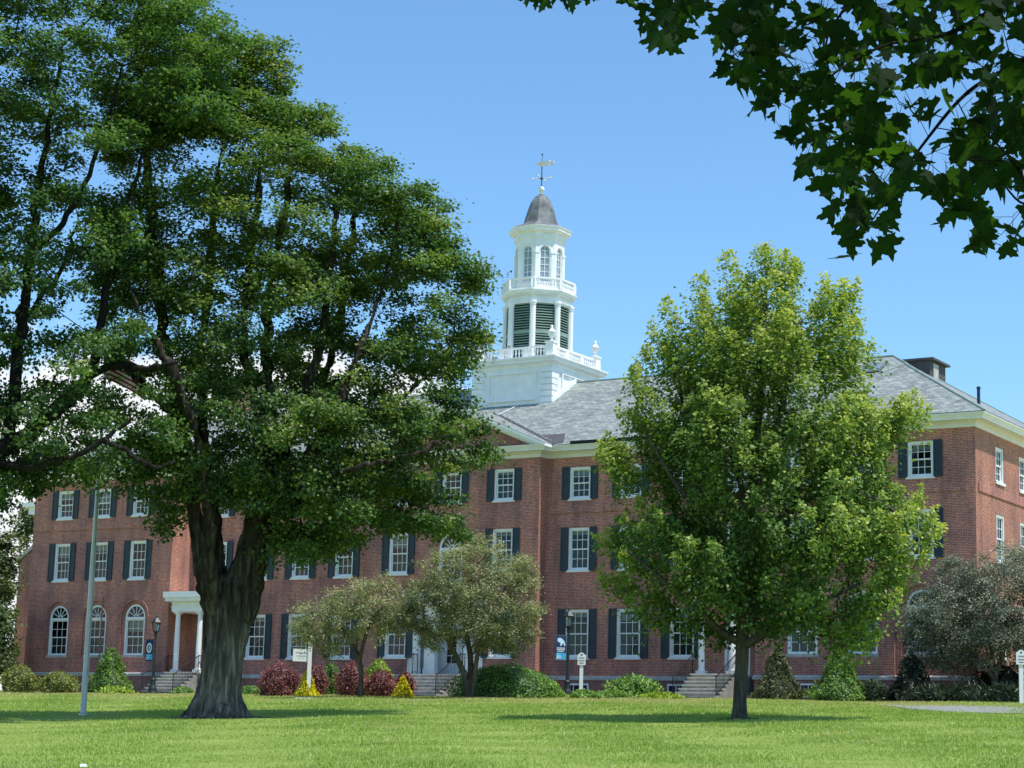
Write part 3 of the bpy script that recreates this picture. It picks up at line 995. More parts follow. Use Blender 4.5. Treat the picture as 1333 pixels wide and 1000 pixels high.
# flashing boards where the roof meets the tower
mb = MB()
for s in (-1, 1):
    x = TX + s * (hb + 0.035)
    a, b = (TY - hb, rz(0, TY - hb)), (TY - 0.05, rz(0, TY - 0.05))
    mb.add([(x + dx, y, z + dz) for dx in (-0.02 - 0.06 * (s < 0), 0.08 - 0.06 * (s < 0)) for (y, z) in (a, b) for dz in (0.0, 0.26)], BOXF)
part(mb, 'flashing_board', M['white'], TOWER)
BAL = [(0.03, 0), (0.045, 0.05), (0.028, 0.10), (0.058, 0.22), (0.035, 0.36), (0.03, 0.42)]
def balustrade(mb, fr, hw, z0, h, bays_, post=0.11, nb=5, o=0.0):
    mb.fbox(fr, -hw, hw, o - 0.15, o, z0, z0 + 0.10)
    mb.fbox(fr, -hw, hw, o - 0.16, o + 0.01, z0 + h - 0.09, z0 + h)
    for k in range(bays_ + 1):
        u = -hw + 2 * hw * k / bays_
        mb.fbox(fr, u - post, u + post, o - 0.145, o - 0.004, z0 + 0.1, z0 + h - 0.09)
    for k in range(bays_):
        a = -hw + 2 * hw * k / bays_ + post
        b = -hw + 2 * hw * (k + 1) / bays_ - post
        for i in range(nb):
            u = a + (b - a) * (i + 0.5) / nb
            sc = (h - 0.19) / 0.42
            mb.lathe(fr.P(u, o - 0.075, z0 + 0.1), [(r, z * sc) for r, z in BAL], 7)
mb = MB()
for fr in frames4:
    balustrade(mb, fr, hb - 0.1, 19.87, 0.62, 3, 0.16, 6, o=-0.05)
for sx in (-1, 1):
    for sy in (-1, 1):
        x, y = TX + sx * (hb - 0.13), TY + sy * (hb - 0.13)
        mb.box(x - 0.22, x + 0.22, y - 0.22, y + 0.22, 19.868, 20.56)
        mb.box(x - 0.26, x + 0.26, y - 0.26, y + 0.26, 20.56, 20.64)
part(mb, 'balustrade', M['white'], TOWER)
URN = [(0.16, 0), (0.16, 0.05), (0.07, 0.10), (0.06, 0.16), (0.12, 0.24), (0.185, 0.36), (0.195, 0.46), (0.21, 0.48), (0.21, 0.53), (0.15, 0.58), (0.09, 0.66), (0.055, 0.70), (0.08, 0.76), (0.06, 0.83), (0.01, 0.88)]
for sx in (-1, 1):
    for sy in (-1, 1):
        mb = MB().lathe((TX + sx * (hb - 0.13), TY + sy * (hb - 0.13), 20.64), URN, 14)
        part(mb, 'urn', M['white'], TOWER, smooth=True)
def oct_pts(ap):
    R = ap / math.cos(PI / 8)
    return [(TX + R * math.cos(PI / 8 + k * PI / 4), TY + R * math.sin(PI / 8 + k * PI / 4)) for k in range(8)]
def oct_fr(ap):
    r = []
    for k in range(8):
        t = -PI / 2 + k * PI / 4
        n = np.array([math.cos(t), math.sin(t), 0])
        r.append(Fr(np.array([TX, TY, 0]) + n * ap, (-n[1], n[0], 0), n))
    return r
AB = 1.60                                                   # belfry
hs = AB * math.tan(PI / 8)
mb = MB()
mb.loft(oct_pts(AB - 0.22), [(0, 19.85), (0, 23.1)])
mb.loft(oct_pts(AB), [(0, 19.88), (0, 20.42), (-0.2, 20.42)])
part(mb, 'belfry', M['louver'], TOWER)
for fr in oct_fr(AB):
    mb = MB()
    L = hs - 0.15
    for k in range(19):
        z = 20.45 + k * 0.136
        if 21.36 < z < 21.52:
            continue
        mb.add([fr.P(u, o, zz) for u in (-L, L) for o, zz in ((-0.15, z + 0.075), (-0.03, z), (-0.15, z + 0.105), (-0.03, z + 0.03))], BOXF)
    mb.fbox(fr, -L, L, -0.15, -0.035, 21.38, 21.53)
    part(mb, 'louver', M['louver_edge'], TOWER)
for k, (x, y) in enumerate(oct_pts(AB - 0.02)):
    mb = MB()
    mb.lathe((x, y, 19.9), [(0.20, 0), (0.20, 0.62), (0.165, 0.66), (0.155, 2.92), (0.18, 2.95), (0.18, 3.0), (0.21, 3.05), (0.21, 3.16)], 8, rot=k * PI / 4 + PI / 8 + PI / 8)
    part(mb, 'corner_post', M['white'], TOWER)
mb = MB()
mb.loft(oct_pts(AB), [(-0.3, 22.95), (0.03, 22.96), (0.03, 23.06), (0.08, 23.07), (0.08, 23.12), (0.03, 23.13), (0.03, 23.38), (0.09, 23.42), (0.14, 23.43), (0.14, 23.47), (0.22, 23.48), (0.25, 23.54), (0.28, 23.60), (0.28, 23.65), (-0.9, 23.70)])
for fr in oct_fr(AB + 0.09):
    for k in range(11):
        u = -hs + (k + 0.5) * 2 * hs / 11
        mb.fbox(fr, u - 0.035, u + 0.035, 0, 0.075, 23.36, 23.43)
part(mb, 'belfry_cornice', M['white'], TOWER)
mb = MB()
for fr in oct_fr(AB + 0.20):
    balustrade(mb, fr, (AB + 0.20) * math.tan(PI / 8) - 0.005, 23.66, 0.64, 1, 0.10, 9, o=-0.01)
part(mb, 'upper_balustrade', M['white'], TOWER)
AL = 1.215                                                  # lantern
hl = AL * math.tan(PI / 8)
mb = MB()
for fr in oct_fr(AL):
    wv = 0.27
    panel(mb, fr, -hl, hl, 23.66, 26.5, [(-wv, wv, 24.2, 26.12, True)], 0, 0.12)
    for s in (-1, 1):
        a, b = sorted((s * (hl - 0.17), s * (hl + 0.012)))
        mb.fbox(fr, a, b, -0.02, 0.035, 23.7, 25.70)
        a, b = sorted((s * (hl - 0.20), s * (hl + 0.02)))
        mb.fbox(fr, a, b, -0.02, 0.06, 25.70, 25.80)
    mb.arc(fr, 0, 26.12 - wv, wv, wv + 0.06, -0.01, 0.025, n=10)
LAN = part(mb, 'lantern', M['white'], TOWER)
mb = MB()
for fr in oct_fr(AL):
    wv = 0.27
    sp = 26.12 - wv
    mb.arc(fr, 0, sp, wv - 0.045, wv, -0.10, -0.05, n=10)
    for u in (-wv, wv - 0.045):
        mb.fbox(fr, u, u + 0.045, -0.10, -0.05, 24.2, sp)
    mb.fbox(fr, -0.014, 0.014, -0.095, -0.055, 24.2, 26.10)
    for k in range(5):
        z = 24.35 + k * 0.375
        mb.fbox(fr, -wv + 0.04, wv - 0.04, -0.092, -0.058, z - 0.014, z + 0.014)
part(mb, 'lantern_sash', M['white'], TOWER)
mb = MB()
for fr in oct_fr(AL):
    mb.fquad(fr, -wv, wv, -0.085, 24.2, sp)
    mb.poly([fr.P(wv * math.cos(PI * k / 10), -0.085, sp + wv * math.sin(PI * k / 10)) for k in range(11)])
part(mb, 'lantern_pane', M['lantern_glass'], TOWER)
mb = MB()
mb.loft(oct_pts(AL), [(0, 26.45), (0.03, 26.46), (0.03, 26.54), (0.08, 26.57), (0.08, 26.62), (0.05, 26.63), (0.05, 26.78), (0.16, 26.84), (0.20, 26.90), (0.30, 26.92), (0.30, 27.0), (0.35, 27.08), (0.36, 27.12), (0.34, 27.14)])
part(mb, 'lantern_cornice', M['white'], TOWER)
mb = MB()
R = 1 / math.cos(PI / 8)
prof = [(1.56, 27.13), (1.5, 27.17), (0.98, 27.44), (0.92, 27.50), (0.86, 27.70), (0.80, 27.92), (0.735, 28.14), (0.67, 28.36), (0.59, 28.60), (0.50, 28.80), (0.38, 28.98), (0.24, 29.10), (0.12, 29.17), (0.08, 29.20)]
mb.lathe((TX, TY, 0), [(r * (1.02 if r < 1.2 else 1.09), z) for r, z in prof], 8, rot=PI / 8)
DOME = part(mb, 'dome', M['lead'], TOWER)
mb = MB().lathe((TX, TY, 29.17), [(0.10, 0), (0.07, 0.10), (0.06, 0.14), (0.13, 0.18), (0.175, 0.28), (0.13, 0.39), (0.05, 0.44)], 14)
part(mb, 'finial', M['white'], TOWER, smooth=True)
mb = MB().tube([(TX, TY, 29.5), (TX, TY, 30.7)], 0.026, 8)
mb.tube([(TX, TY, 30.7), (TX, TY, 31.36)], 0.012, 6)
mb.lathe((TX, TY, 31.32), [(0.01, 0), (0.05, 0.03), (0.05, 0.07), (0.01, 0.1)], 8)
mb.lathe((TX, TY, 29.98), [(0.02, 0), (0.085, 0.05), (0.085, 0.11), (0.02, 0.16)], 8)
part(mb, 'vane_rod', M['shutter'], TOWER)
mb = MB()
for t in (0.2, 0.2 + PI / 2):
    c, s = math.cos(t), math.sin(t)
    mb.tube([(TX - 0.5 * c, TY - 0.5 * s, 30.07), (TX + 0.5 * c, TY + 0.5 * s, 30.07)], 0.016, 6)
    for q in (-1, 1):
        mb.lathe((TX + q * 0.5 * c, TY + q * 0.5 * s, 30.02), [(0.02, 0), (0.05, 0.05), (0.02, 0.1)], 6)
part(mb, 'compass_arm', M['gold'], TOWER)
fr = Fr((TX, TY, 0), (math.cos(-0.3), math.sin(-0.3), 0), (math.sin(-0.3), -math.cos(-0.3), 0))
mb = MB()
zc = 30.86
mb.extr(fr, [(-0.50, zc + 0.08), (-0.38, zc + 0.13), (-0.28, zc + 0.10), (-0.22, zc + 0.15), (0.15, zc + 0.12), (0.60, zc + 0.03), (0.60, zc + 0.09), (0.66, zc - 0.02), (0.20, zc - 0.03), (0.50, zc - 0.13), (0.64, zc - 0.26), (0.42, zc - 0.20), (0.12, zc - 0.12), (-0.10, zc - 0.13), (-0.24, zc - 0.06), (-0.30, zc + 0.04), (-0.40, zc + 0.04)], -0.02, 0.02)
mb.arc(fr, 0.82, zc - 0.13, 0.03, 0.13, -0.02, 0.02, 0, 2 * PI, 12)
mb.bar(fr, (0.5, zc - 0.0), (0.75, zc - 0.08), 0.05, -0.015, 0.015)
part(mb, 'weathervane', M['gold'], TOWER)

# ------------------------------------------------------------------ ground
def nz(x, y):
    return 0.035 * math.sin(x * 0.31 + 1.3) * math.sin(y * 0.27) + 0.02 * math.sin(x * 0.9 + y * 0.7)
xs = [-2500, -1200, -600, -300, -180, -140] + list(np.arange(-120, 31, 3.0)) + [60, 120, 300, 900, 2500]
ys = [-2500, -900, -300, -120, -60, -30, -15] + list(np.arange(-8, 84, 1.5)) + [90, 100, 130, 200, 400, 900, 2500, 6000]
mb = MB()
for y in ys:
    for x in xs:
        z = gz(y)
        if -120 < x < 30 and 0 < y < 77:
            z += nz(x, y)
        mb.v.append((x, y, z))
nx = len(xs)
for j in range(len(ys) - 1):
    for i in range(nx - 1):
        a = j * nx + i
        mb.f.append((a, a + 1, a + nx + 1, a + nx))
def grass_mat():
    mt, nt, bs, out = nmat('lawn')
    co = objco(nt)
    n1 = noise(nt, 0.42, 6, 0.68, co)
    n2 = noise(nt, 6.0, 5, 0.75, co)
    n3 = noise(nt, 45.0, 3, 0.7, co)
    c = ramp(nt, n1, [(0.32, (0.200, 0.285, 0.052)), (0.52, (0.280, 0.375, 0.082)), (0.70, (0.370, 0.445, 0.125))])
    c = mixc(nt, 0.55, c, ramp(nt, n2, [(0.3, (0.62, 0.66, 0.6)), (0.5, (1, 1, 1)), (0.72, (1.4, 1.3, 1.25))]), 'MULTIPLY')
    c = mixc(nt, 0.5, c, ramp(nt, n3, [(0.3, (0.55, 0.6, 0.55)), (0.7, (1.35, 1.3, 1.2))]), 'MULTIPLY')
    # thin, sun dried turf along the top of the bank
    sp = N(nt, 'ShaderNodeSeparateXYZ')
    nt.links.new(co, sp.inputs[0])
    mr = N(nt, 'ShaderNodeMapRange', interpolation_type='SMOOTHSTEP')
    mr.inputs['From Min'].default_value = 58
    mr.inputs['From Max'].default_value = 72
    nt.links.new(sp.outputs['Y'], mr.inputs['Value'])
    n4 = noise(nt, 0.8, 4, 0.65, co)
    mu = N(nt, 'ShaderNodeMath', operation='MULTIPLY')
    nt.links.new(mr.outputs[0], mu.inputs[0])
    nt.links.new(ramp(nt, n4, [(0.36, (0, 0, 0)), (0.6, (1, 1, 1))]), mu.inputs[1])
    c = mixc(nt, mu.outputs[0], c, (0.44, 0.385, 0.175))
    nt.links.new(c, bs.inputs['Base Color'])
    bs.inputs['Roughness'].default_value = 0.9
    bs.inputs['Specular IOR Level'].default_value = 0.15
    bump(nt, bs, n3, 0.8, 0.05)
    return mt
M['lawn'] = grass_mat()
GROUND = struct(mb.build('lawn', M['lawn'], None, smooth=True))
mb = MB()
nb = 60
for k in range(nb):
    for y in (76.9, 79.0):
        pass
xsb = np.linspace(-84, -26, nb)
for x in xsb:
    mb.v.append((x, 76.6 + 0.35 * math.sin(x * 0.8) + 0.2 * math.sin(x * 2.1), 2.505))
    mb.v.append((x, 82.0, 2.52))
for k in range(nb - 1):
    mb.f.append((2 * k, 2 * k + 2, 2 * k + 3, 2 * k + 1))
struct(mb.build('planting_bed', M['mulch']))
# grey path curving past the right hand end
mb = MB()
pth = [(1150, 919, 0.4), (1185, 920.5, 1.2), (1230, 922.5, 2.2), (1280, 924, 2.6), (1345, 925, 2.8), (1440, 927, 3.0)]
c = [ground(x, y) for x, y, w in pth]
fine = []
for i in range(len(c) - 1):
    for t in np.linspace(0, 1, 8, endpoint=False):
        fine.append((c[i] * (1 - t) + c[i + 1] * t, pth[i][2] * (1 - t) + pth[i + 1][2] * t))
for p, w in fine:
    for s in (-1, 1):
        q = p + np.array([0.1, 1.0, 0]) * s * w
        mb.v.append((q[0], q[1], gz(q[1]) + nz(q[0], q[1]) + 0.035))
for k in range(len(fine) - 1):
    mb.f.append((2 * k, 2 * k + 2, 2 * k + 3, 2 * k + 1))
struct(mb.build('path', M['gravel']))

# dark disc round the feet of the two lawn trees
def foot_disc(c, r, seed):
    rg = random.Random(seed)
    mb = MB()
    n = 40
    mb.v.append((c[0], c[1], gz(c[1]) + nz(c[0], c[1]) + 0.07))
    for k in range(n):
        t = 2 * PI * k / n
        q = r * (1 + 0.18 * math.sin(3 * t + seed) + 0.1 * math.sin(7 * t) + rg.uniform(-.06, .06))
        x, y = c[0] + q * math.cos(t), c[1] + q * math.sin(t)
        mb.v.append((x, y, gz(y) + nz(x, y) + 0.012))
    for k in range(n):
        mb.f.append((0, 1 + k, 1 + (k + 1) % n))
    struct(mb.build('dark_foot_disc', M['mulch']))
foot_disc(ground(284, 934), 1.45, 1)
foot_disc(ground(963, 937), 0.55, 2)

# ------------------------------------------------------------------ vegetation
from mathutils import noise as mnoise
def np_mesh(name, verts, faces_flat, nper, mat, shade=None, smooth=False):
    """fast mesh: every face has nper corners"""
    me = bpy.data.meshes.new(name)
    nf = len(faces_flat) // nper
    me.vertices.add(len(verts))
    me.vertices.foreach_set('co', np.asarray(verts, np.float32).ravel())
    me.loops.add(len(faces_flat))
    me.loops.foreach_set('vertex_index', np.asarray(faces_flat, np.int32))
    me.polygons.add(nf)
    me.polygons.foreach_set('loop_start', np.arange(0, nf * nper, nper, dtype=np.int32))
    try:
        me.polygons.foreach_set('loop_total', np.full(nf, nper, np.int32))
    except Exception:
        pass
    if shade is not None:
        at_ = me.attributes.new('shade', 'FLOAT', 'FACE')
        at_.data.foreach_set('value', np.asarray(shade, np.float32))
    me.update(calc_edges=True)
    if smooth:
        me.polygons.foreach_set('use_smooth', [True] * nf)
    me.materials.append(mat)
    o = bpy.data.objects.new(name, me)
    COL.objects.link(o)
    return o

def unit(a):
    return a / (np.linalg.norm(a, axis=-1, keepdims=True) + 1e-9)

def leaf_quads(pos, nrm, tip, size, aspect=0.8, fold=0.12):
    """one kinked rhombus per leaf"""
    n = len(pos)
    nrm = unit(nrm)
    tip = unit(tip - nrm * (tip * nrm).sum(1, keepdims=True))
    sd_ = np.cross(nrm, tip)
    L = size[:, None]
    v = np.empty((n, 4, 3))
    v[:, 0] = pos
    v[:, 1] = pos + tip * L * 0.48 + sd_ * L * aspect * 0.5 + nrm * L * fold
    v[:, 2] = pos + tip * L
    v[:, 3] = pos + tip * L * 0.48 - sd_ * L * aspect * 0.5 + nrm * L * fold
    return v.reshape(-1, 3), np.arange(n * 4)

def pip(px, py, poly):
    ins = np.zeros(len(px), bool)
    j = len(poly) - 1
    for i in range(len(poly)):
        xi, yi = poly[i]; xj, yj = poly[j]
        c = ((yi > py) != (yj > py)) & (px < (xj - xi) * (py - yi) / (yj - yi + 1e-12) + xi)
        ins ^= c
        j = i
    return ins

def crown_points(poly, dist, n, thick, rng, holes=(), mind=0.5, yk=1.0, shell=0.5, lump=None):
    """clump centres spread through the volume the outline encloses, as solid as it is wide"""
    P = np.array(poly, float)
    x0, y0, x1, y1 = P[:, 0].min(), P[:, 1].min(), P[:, 0].max(), P[:, 1].max()
    out = []
    gx, gy = np.arange(x0, x1 + 3, 3.0), np.arange(y0, y1 + 3, 3.0)
    GX, GY = np.meshgrid(gx, gy)
    prob = pip(GX.ravel(), GY.ravel(), poly).astype(float)
    for hp, pr in holes:
        prob *= 1 - pr * pip(GX.ravel(), GY.ravel(), hp)
    prob = prob.reshape(GX.shape)
    ext = []
    for r in prob:
        w = np.nonzero(r > 0)[0]
        ext.append((gx[w[0]], gx[w[-1]]) if len(w) else (0, 1))
    cdf = np.cumsum(prob.ravel()); cdf /= cdf[-1]
    tries = 0
    while len(out) < n and tries < n * 20:
        tries += 1
        q = int(np.searchsorted(cdf, rng.random()))
        j, i = divmod(q, len(gx))
        px, py = gx[i] + rng.uniform(-1.5, 1.5), gy[j] + rng.uniform(-1.5, 1.5)
        a, b = ext[j]
        c, hw = (a + b) / 2, max(10, (b - a) / 2)
        dx = (px - c) / hw
        t = thick * hw * dist / F_PX * math.sqrt(max(0.05, 1 - dx * dx))
        s = rng.uniform(-1, 1)
        if rng.random() < shell:
            s = math.copysign(abs(s) ** 0.45, s)
        p = at(px, py, dist) + H_F * s * t
        if lump and mnoise.noise(Vector((p[0] * lump[0], p[1] * lump[0], p[2] * lump[0] * 1.5))) < lump[1] + rng.normal(0, 0.06):
            continue
        if out and mind > 0:
            d = np.linalg.norm(np.array(out[-400:]) - p, axis=1).min()
            if d < mind and rng.random() < 0.85:
                continue
        out.append(p)
    return np.array(out)

def spline(pts, k=6):
    pts = [np.array(p, float) for p in pts]
    res = []
    for i in range(len(pts) - 1):
        p0, p1, p2, p3 = pts[max(i - 1, 0)], pts[i], pts[i + 1], pts[min(i + 2, len(pts) - 1)]
        for t in np.linspace(0, 1, k, endpoint=False):
            res.append(0.5 * ((2 * p1) + (-p0 + p2) * t + (2 * p0 - 5 * p1 + 4 * p2 - p3) * t * t + (-p0 + 3 * p1 - 3 * p2 + p3) * t ** 3))
    res.append(pts[-1])
    return res

def bark_tube(mb, pts, radii, n=20, flare=0.0, rough=0.06, seed=0, twist=0.4, lobes=5):
    """limb with a lumpy, furrowed section; flare spreads the foot into roots"""
    rg = np.random.default_rng(seed)
    ph = rg.uniform(0, 2 * PI, 6)
    base = len(mb.v)
    prev = None
    for i, p in enumerate(pts):
        t = pts[min(i + 1, len(pts) - 1)] - pts[max(i - 1, 0)]
        t = t / (np.linalg.norm(t) + 1e-9)
        if prev is None:
            a = np.cross(t, (0.0, 1.0, 0.0)); a /= np.linalg.norm(a)
        else:
            a = prev - t * (prev @ t); a /= np.linalg.norm(a)
        prev = a
        b = np.cross(t, a)
        f = i / max(1, len(pts) - 1)
        for k in range(n):
            g = 2 * PI * k / n
            w = 1 + rough * (math.sin(lobes * g + ph[0] + twist * i * 0.3) + 0.6 * math.sin((2 * lobes + 1) * g + ph[1] + i * 0.15) + 0.5 * math.sin((4 * lobes + 1) * g + ph[2] - i * 0.12)) + rg.normal(0, rough * 0.22)
            if flare:
                e = max(0.0, 1 - f * len(pts) / 9.0)
                w += flare * e ** 2.2 * (0.75 + 0.45 * math.sin(4 * g + ph[3]) + 0.3 * math.sin(7 * g + ph[4]))
            mb.v.append(tuple(p + (a * math.cos(g) + b * math.sin(g)) * radii[i] * w))
    m_ = len(pts)
    for i in range(m_ - 1):
        for k in range(n):
            q, w = base + i * n + k, base + i * n + (k + 1) % n
            mb.f.append((q, w, w + n, q + n))
    mb.f.append(tuple(range(base + (m_ - 1) * n, base + m_ * n)))
    mb.f.append(tuple(range(base, base + n))[::-1])

class Skel:
    def __init__(s):
        s.pos, s.par, s.rad, s.att = [], [], [], []
    def limb(s, pts, radii, attach_from=0.0, parent=-1):
        """pts already fine; nodes past attach_from (0..1) may carry branches"""
        last = parent
        ids = []
        for i, p in enumerate(pts):
            s.pos.append(np.array(p)); s.par.append(last); s.rad.append(radii[i])
            s.att.append(i / max(1, len(pts) - 1) >= attach_from)
            last = len(s.pos) - 1
            ids.append(last)
        s.nl = len(s.pos)
        return ids
    def grow(s, pts, rng, seg=0.8, tip=0.012, up=0.7, expo=2.3, wig=0.09):
        lp = np.array(s.pos)
        order = np.argsort([np.linalg.norm(lp[np.array(s.att)] - p, axis=1).min() for p in pts])
        cap = len(s.pos) + len(pts) * 14
        buf = np.zeros((cap, 3)); buf[:len(s.pos)] = lp
        att = np.zeros(cap, bool); att[:len(s.pos)] = s.att
        n = len(s.pos)
        par = list(s.par)
        ends = []
        for j in order:
            p = pts[j]
            d = p - buf[:n]
            L = np.linalg.norm(d, axis=1) + 1e-6
            cost = L * (1 + up * np.clip(-d[:, 2] / L + 0.15, 0, 1))
            cost[~att[:n]] = 1e9
            k = int(np.argmin(cost))
            a = buf[k].copy()
            m_ = max(1, int(L[k] / seg))
            last = k
            bend = rng.normal(0, wig, 3) * L[k] + np.array([0, 0, 0.10 * L[k]])
            for q in range(1, m_ + 1):
                t = q / m_
                c = a + (p - a) * t + bend * math.sin(PI * t) * (1 if q < m_ else 0) + (rng.normal(0, 0.03, 3) * seg if q < m_ else 0)
                if n >= cap - 1:
                    break
                buf[n] = c; att[n] = True; par.append(last); last = n; n += 1
            ends.append((j, last))
        rad = np.zeros(n)
        kids = np.zeros(n)
        for i in range(n - 1, -1, -1):
            r = tip if kids[i] == 0 else kids[i] ** (1 / expo)
            rad[i] = r
            if par[i] >= 0:
                kids[par[i]] += r ** expo
        s.bp, s.bpar, s.brad = buf[:n], np.array(par), rad
        return ends
    def twig_mesh(s, mb_v, mb_f, skip):
        """frusta for everything grown after the first `skip` nodes"""
        v, f = mb_v, mb_f
        for i in range(skip, len(s.bp)):
            k = s.bpar[i]
            if k < 0:
                continue
            a, b = s.bp[k], s.bp[i]
            r1 = s.brad[i]
            r0 = min(s.brad[k], r1 * 1.35)
            t = b - a
            L = np.linalg.norm(t)
            if L < 1e-4:
                continue
            t = t / L
            x = np.cross(t, (0.3, 0.2, 0.93) if abs(t[2]) < 0.95 else (1.0, 0, 0)); x /= np.linalg.norm(x)
            y = np.cross(t, x)
            n = 6 if r1 > 0.05 else (4 if r1 > 0.02 else 3)
            base = len(v)
            for (c, r) in ((a - t * r0 * 0.3, r0), (b, r1)):
                for q in range(n):
                    g = 2 * PI * q / n
                    v.append(tuple(c + (x * math.cos(g) + y * math.sin(g)) * r))
            for q in range(n):
                f.append((base + q, base + (q + 1) % n, base + n + (q + 1) % n, base + n + q))

def clump_leaves(cent, axis, n, rad, flat, size, rng, shade0, tipdroop=0.5, upn=0.9, out_from=None, spread=0.18):
    """leaves for one twig end: a ragged flattened puff made of a few sub sprays"""
    k = 4
    sub = rng.normal(0, 1, (k, 3)); sub = unit(sub) * rng.uniform(0.25, 1.0, (k, 1)) * rad
    sub[:, 2] *= flat
    idx = rng.integers(0, k, n)
    off = rng.normal(0, 1, (n, 3)) * rad * np.array([0.36, 0.36, 0.36 * flat])
    pos = cent + sub[idx] + off
    nrm = rng.normal(0, 0.55, (n, 3)) + np.array([0, 0, upn])
    if out_from is not None:
        nrm += unit(pos - out_from) * 0.45
    tip = rng.normal(0, 1, (n, 3)) + unit(off + sub[idx]) * 0.8 - np.array([0, 0, tipdroop])
    sz = size * rng.uniform(0.65, 1.25, n)
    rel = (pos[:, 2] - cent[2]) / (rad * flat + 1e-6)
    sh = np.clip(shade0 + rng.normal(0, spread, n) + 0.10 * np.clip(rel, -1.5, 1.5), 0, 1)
    return pos, nrm, tip, sz, sh

def make_crown(pts, n, rad, flat, size, rng, shade_fn, leafmat, name, parent, center, **kw):
    P, Nn, T, Sz, Sh = [], [], [], [], []
    aspect = kw.pop('aspect', 0.8)
    for p in pts:
        r = rad * rng.uniform(0.7, 1.35)
        m_ = max(6, int(n * rng.uniform(0.6, 1.35)))
        a = clump_leaves(p, None, m_, r, flat * rng.uniform(0.75, 1.3), size, rng, shade_fn(p, rng), out_from=center, **kw)
        for lst, q in zip((P, Nn, T, Sz, Sh), a):
            lst.append(q)
    v, f = leaf_quads(np.concatenate(P), np.concatenate(Nn), np.concatenate(T), np.concatenate(Sz), aspect)
    o = np_mesh(name, v, f, 4, leafmat, np.concatenate(Sh))
    return fix(o, parent)

def finish_wood(mb, sk, skip, name, mat, parent):
    sk.twig_mesh(mb.v, mb.f, skip)
    o = mb.build(name, mat, None, smooth=True)
    return fix(o, parent)

def merge_wood(mb, voxel, amp, name):
    """weld overlapping stems into one continuous skin, then carve bark ridges that follow the stem"""
    me = bpy.data.meshes.new('wood_tmp')
    me.from_pydata(mb.v, [], mb.f)
    o = bpy.data.objects.new('wood_tmp', me)
    COL.objects.link(o)
    md = o.modifiers.new('r', 'REMESH'); md.mode = 'VOXEL'; md.voxel_size = voxel
    sm = o.modifiers.new('s', 'SMOOTH'); sm.factor = 0.5; sm.iterations = 3
    dg = bpy.context.evaluated_depsgraph_get()
    ev = o.evaluated_get(dg)
    m2 = bpy.data.meshes.new_from_object(ev)
    bpy.data.objects.remove(o)
    c = np.mean(mb.v, axis=0)
    out = []
    for v in m2.vertices:
        p = v.co
        w = 0.25 * mnoise.noise(Vector((p.x * 1.3, p.y * 1.3, p.z * 0.7)))
        q = Vector((p.x * 5.2 + w * 4, p.y * 5.2 + w * 4, p.z * 0.6))
        a = 1 - abs(mnoise.noise(q)) * 2.2
        b = 1 - abs(mnoise.noise(q * 2.3 + Vector((5, 3, 1)))) * 2.0
        d = amp * (a * 0.8 + b * 0.45 - 0.75) + amp * 1.3 * mnoise.noise(Vector((p.x * 1.1, p.y * 1.1, p.z * 0.5)))
        out.append(tuple(p + v.normal * d))
    F = [tuple(pp.vertices) for pp in m2.polygons]
    bpy.data.meshes.remove(m2)
    r = MB(); r.v = out; r.f = F
    return r

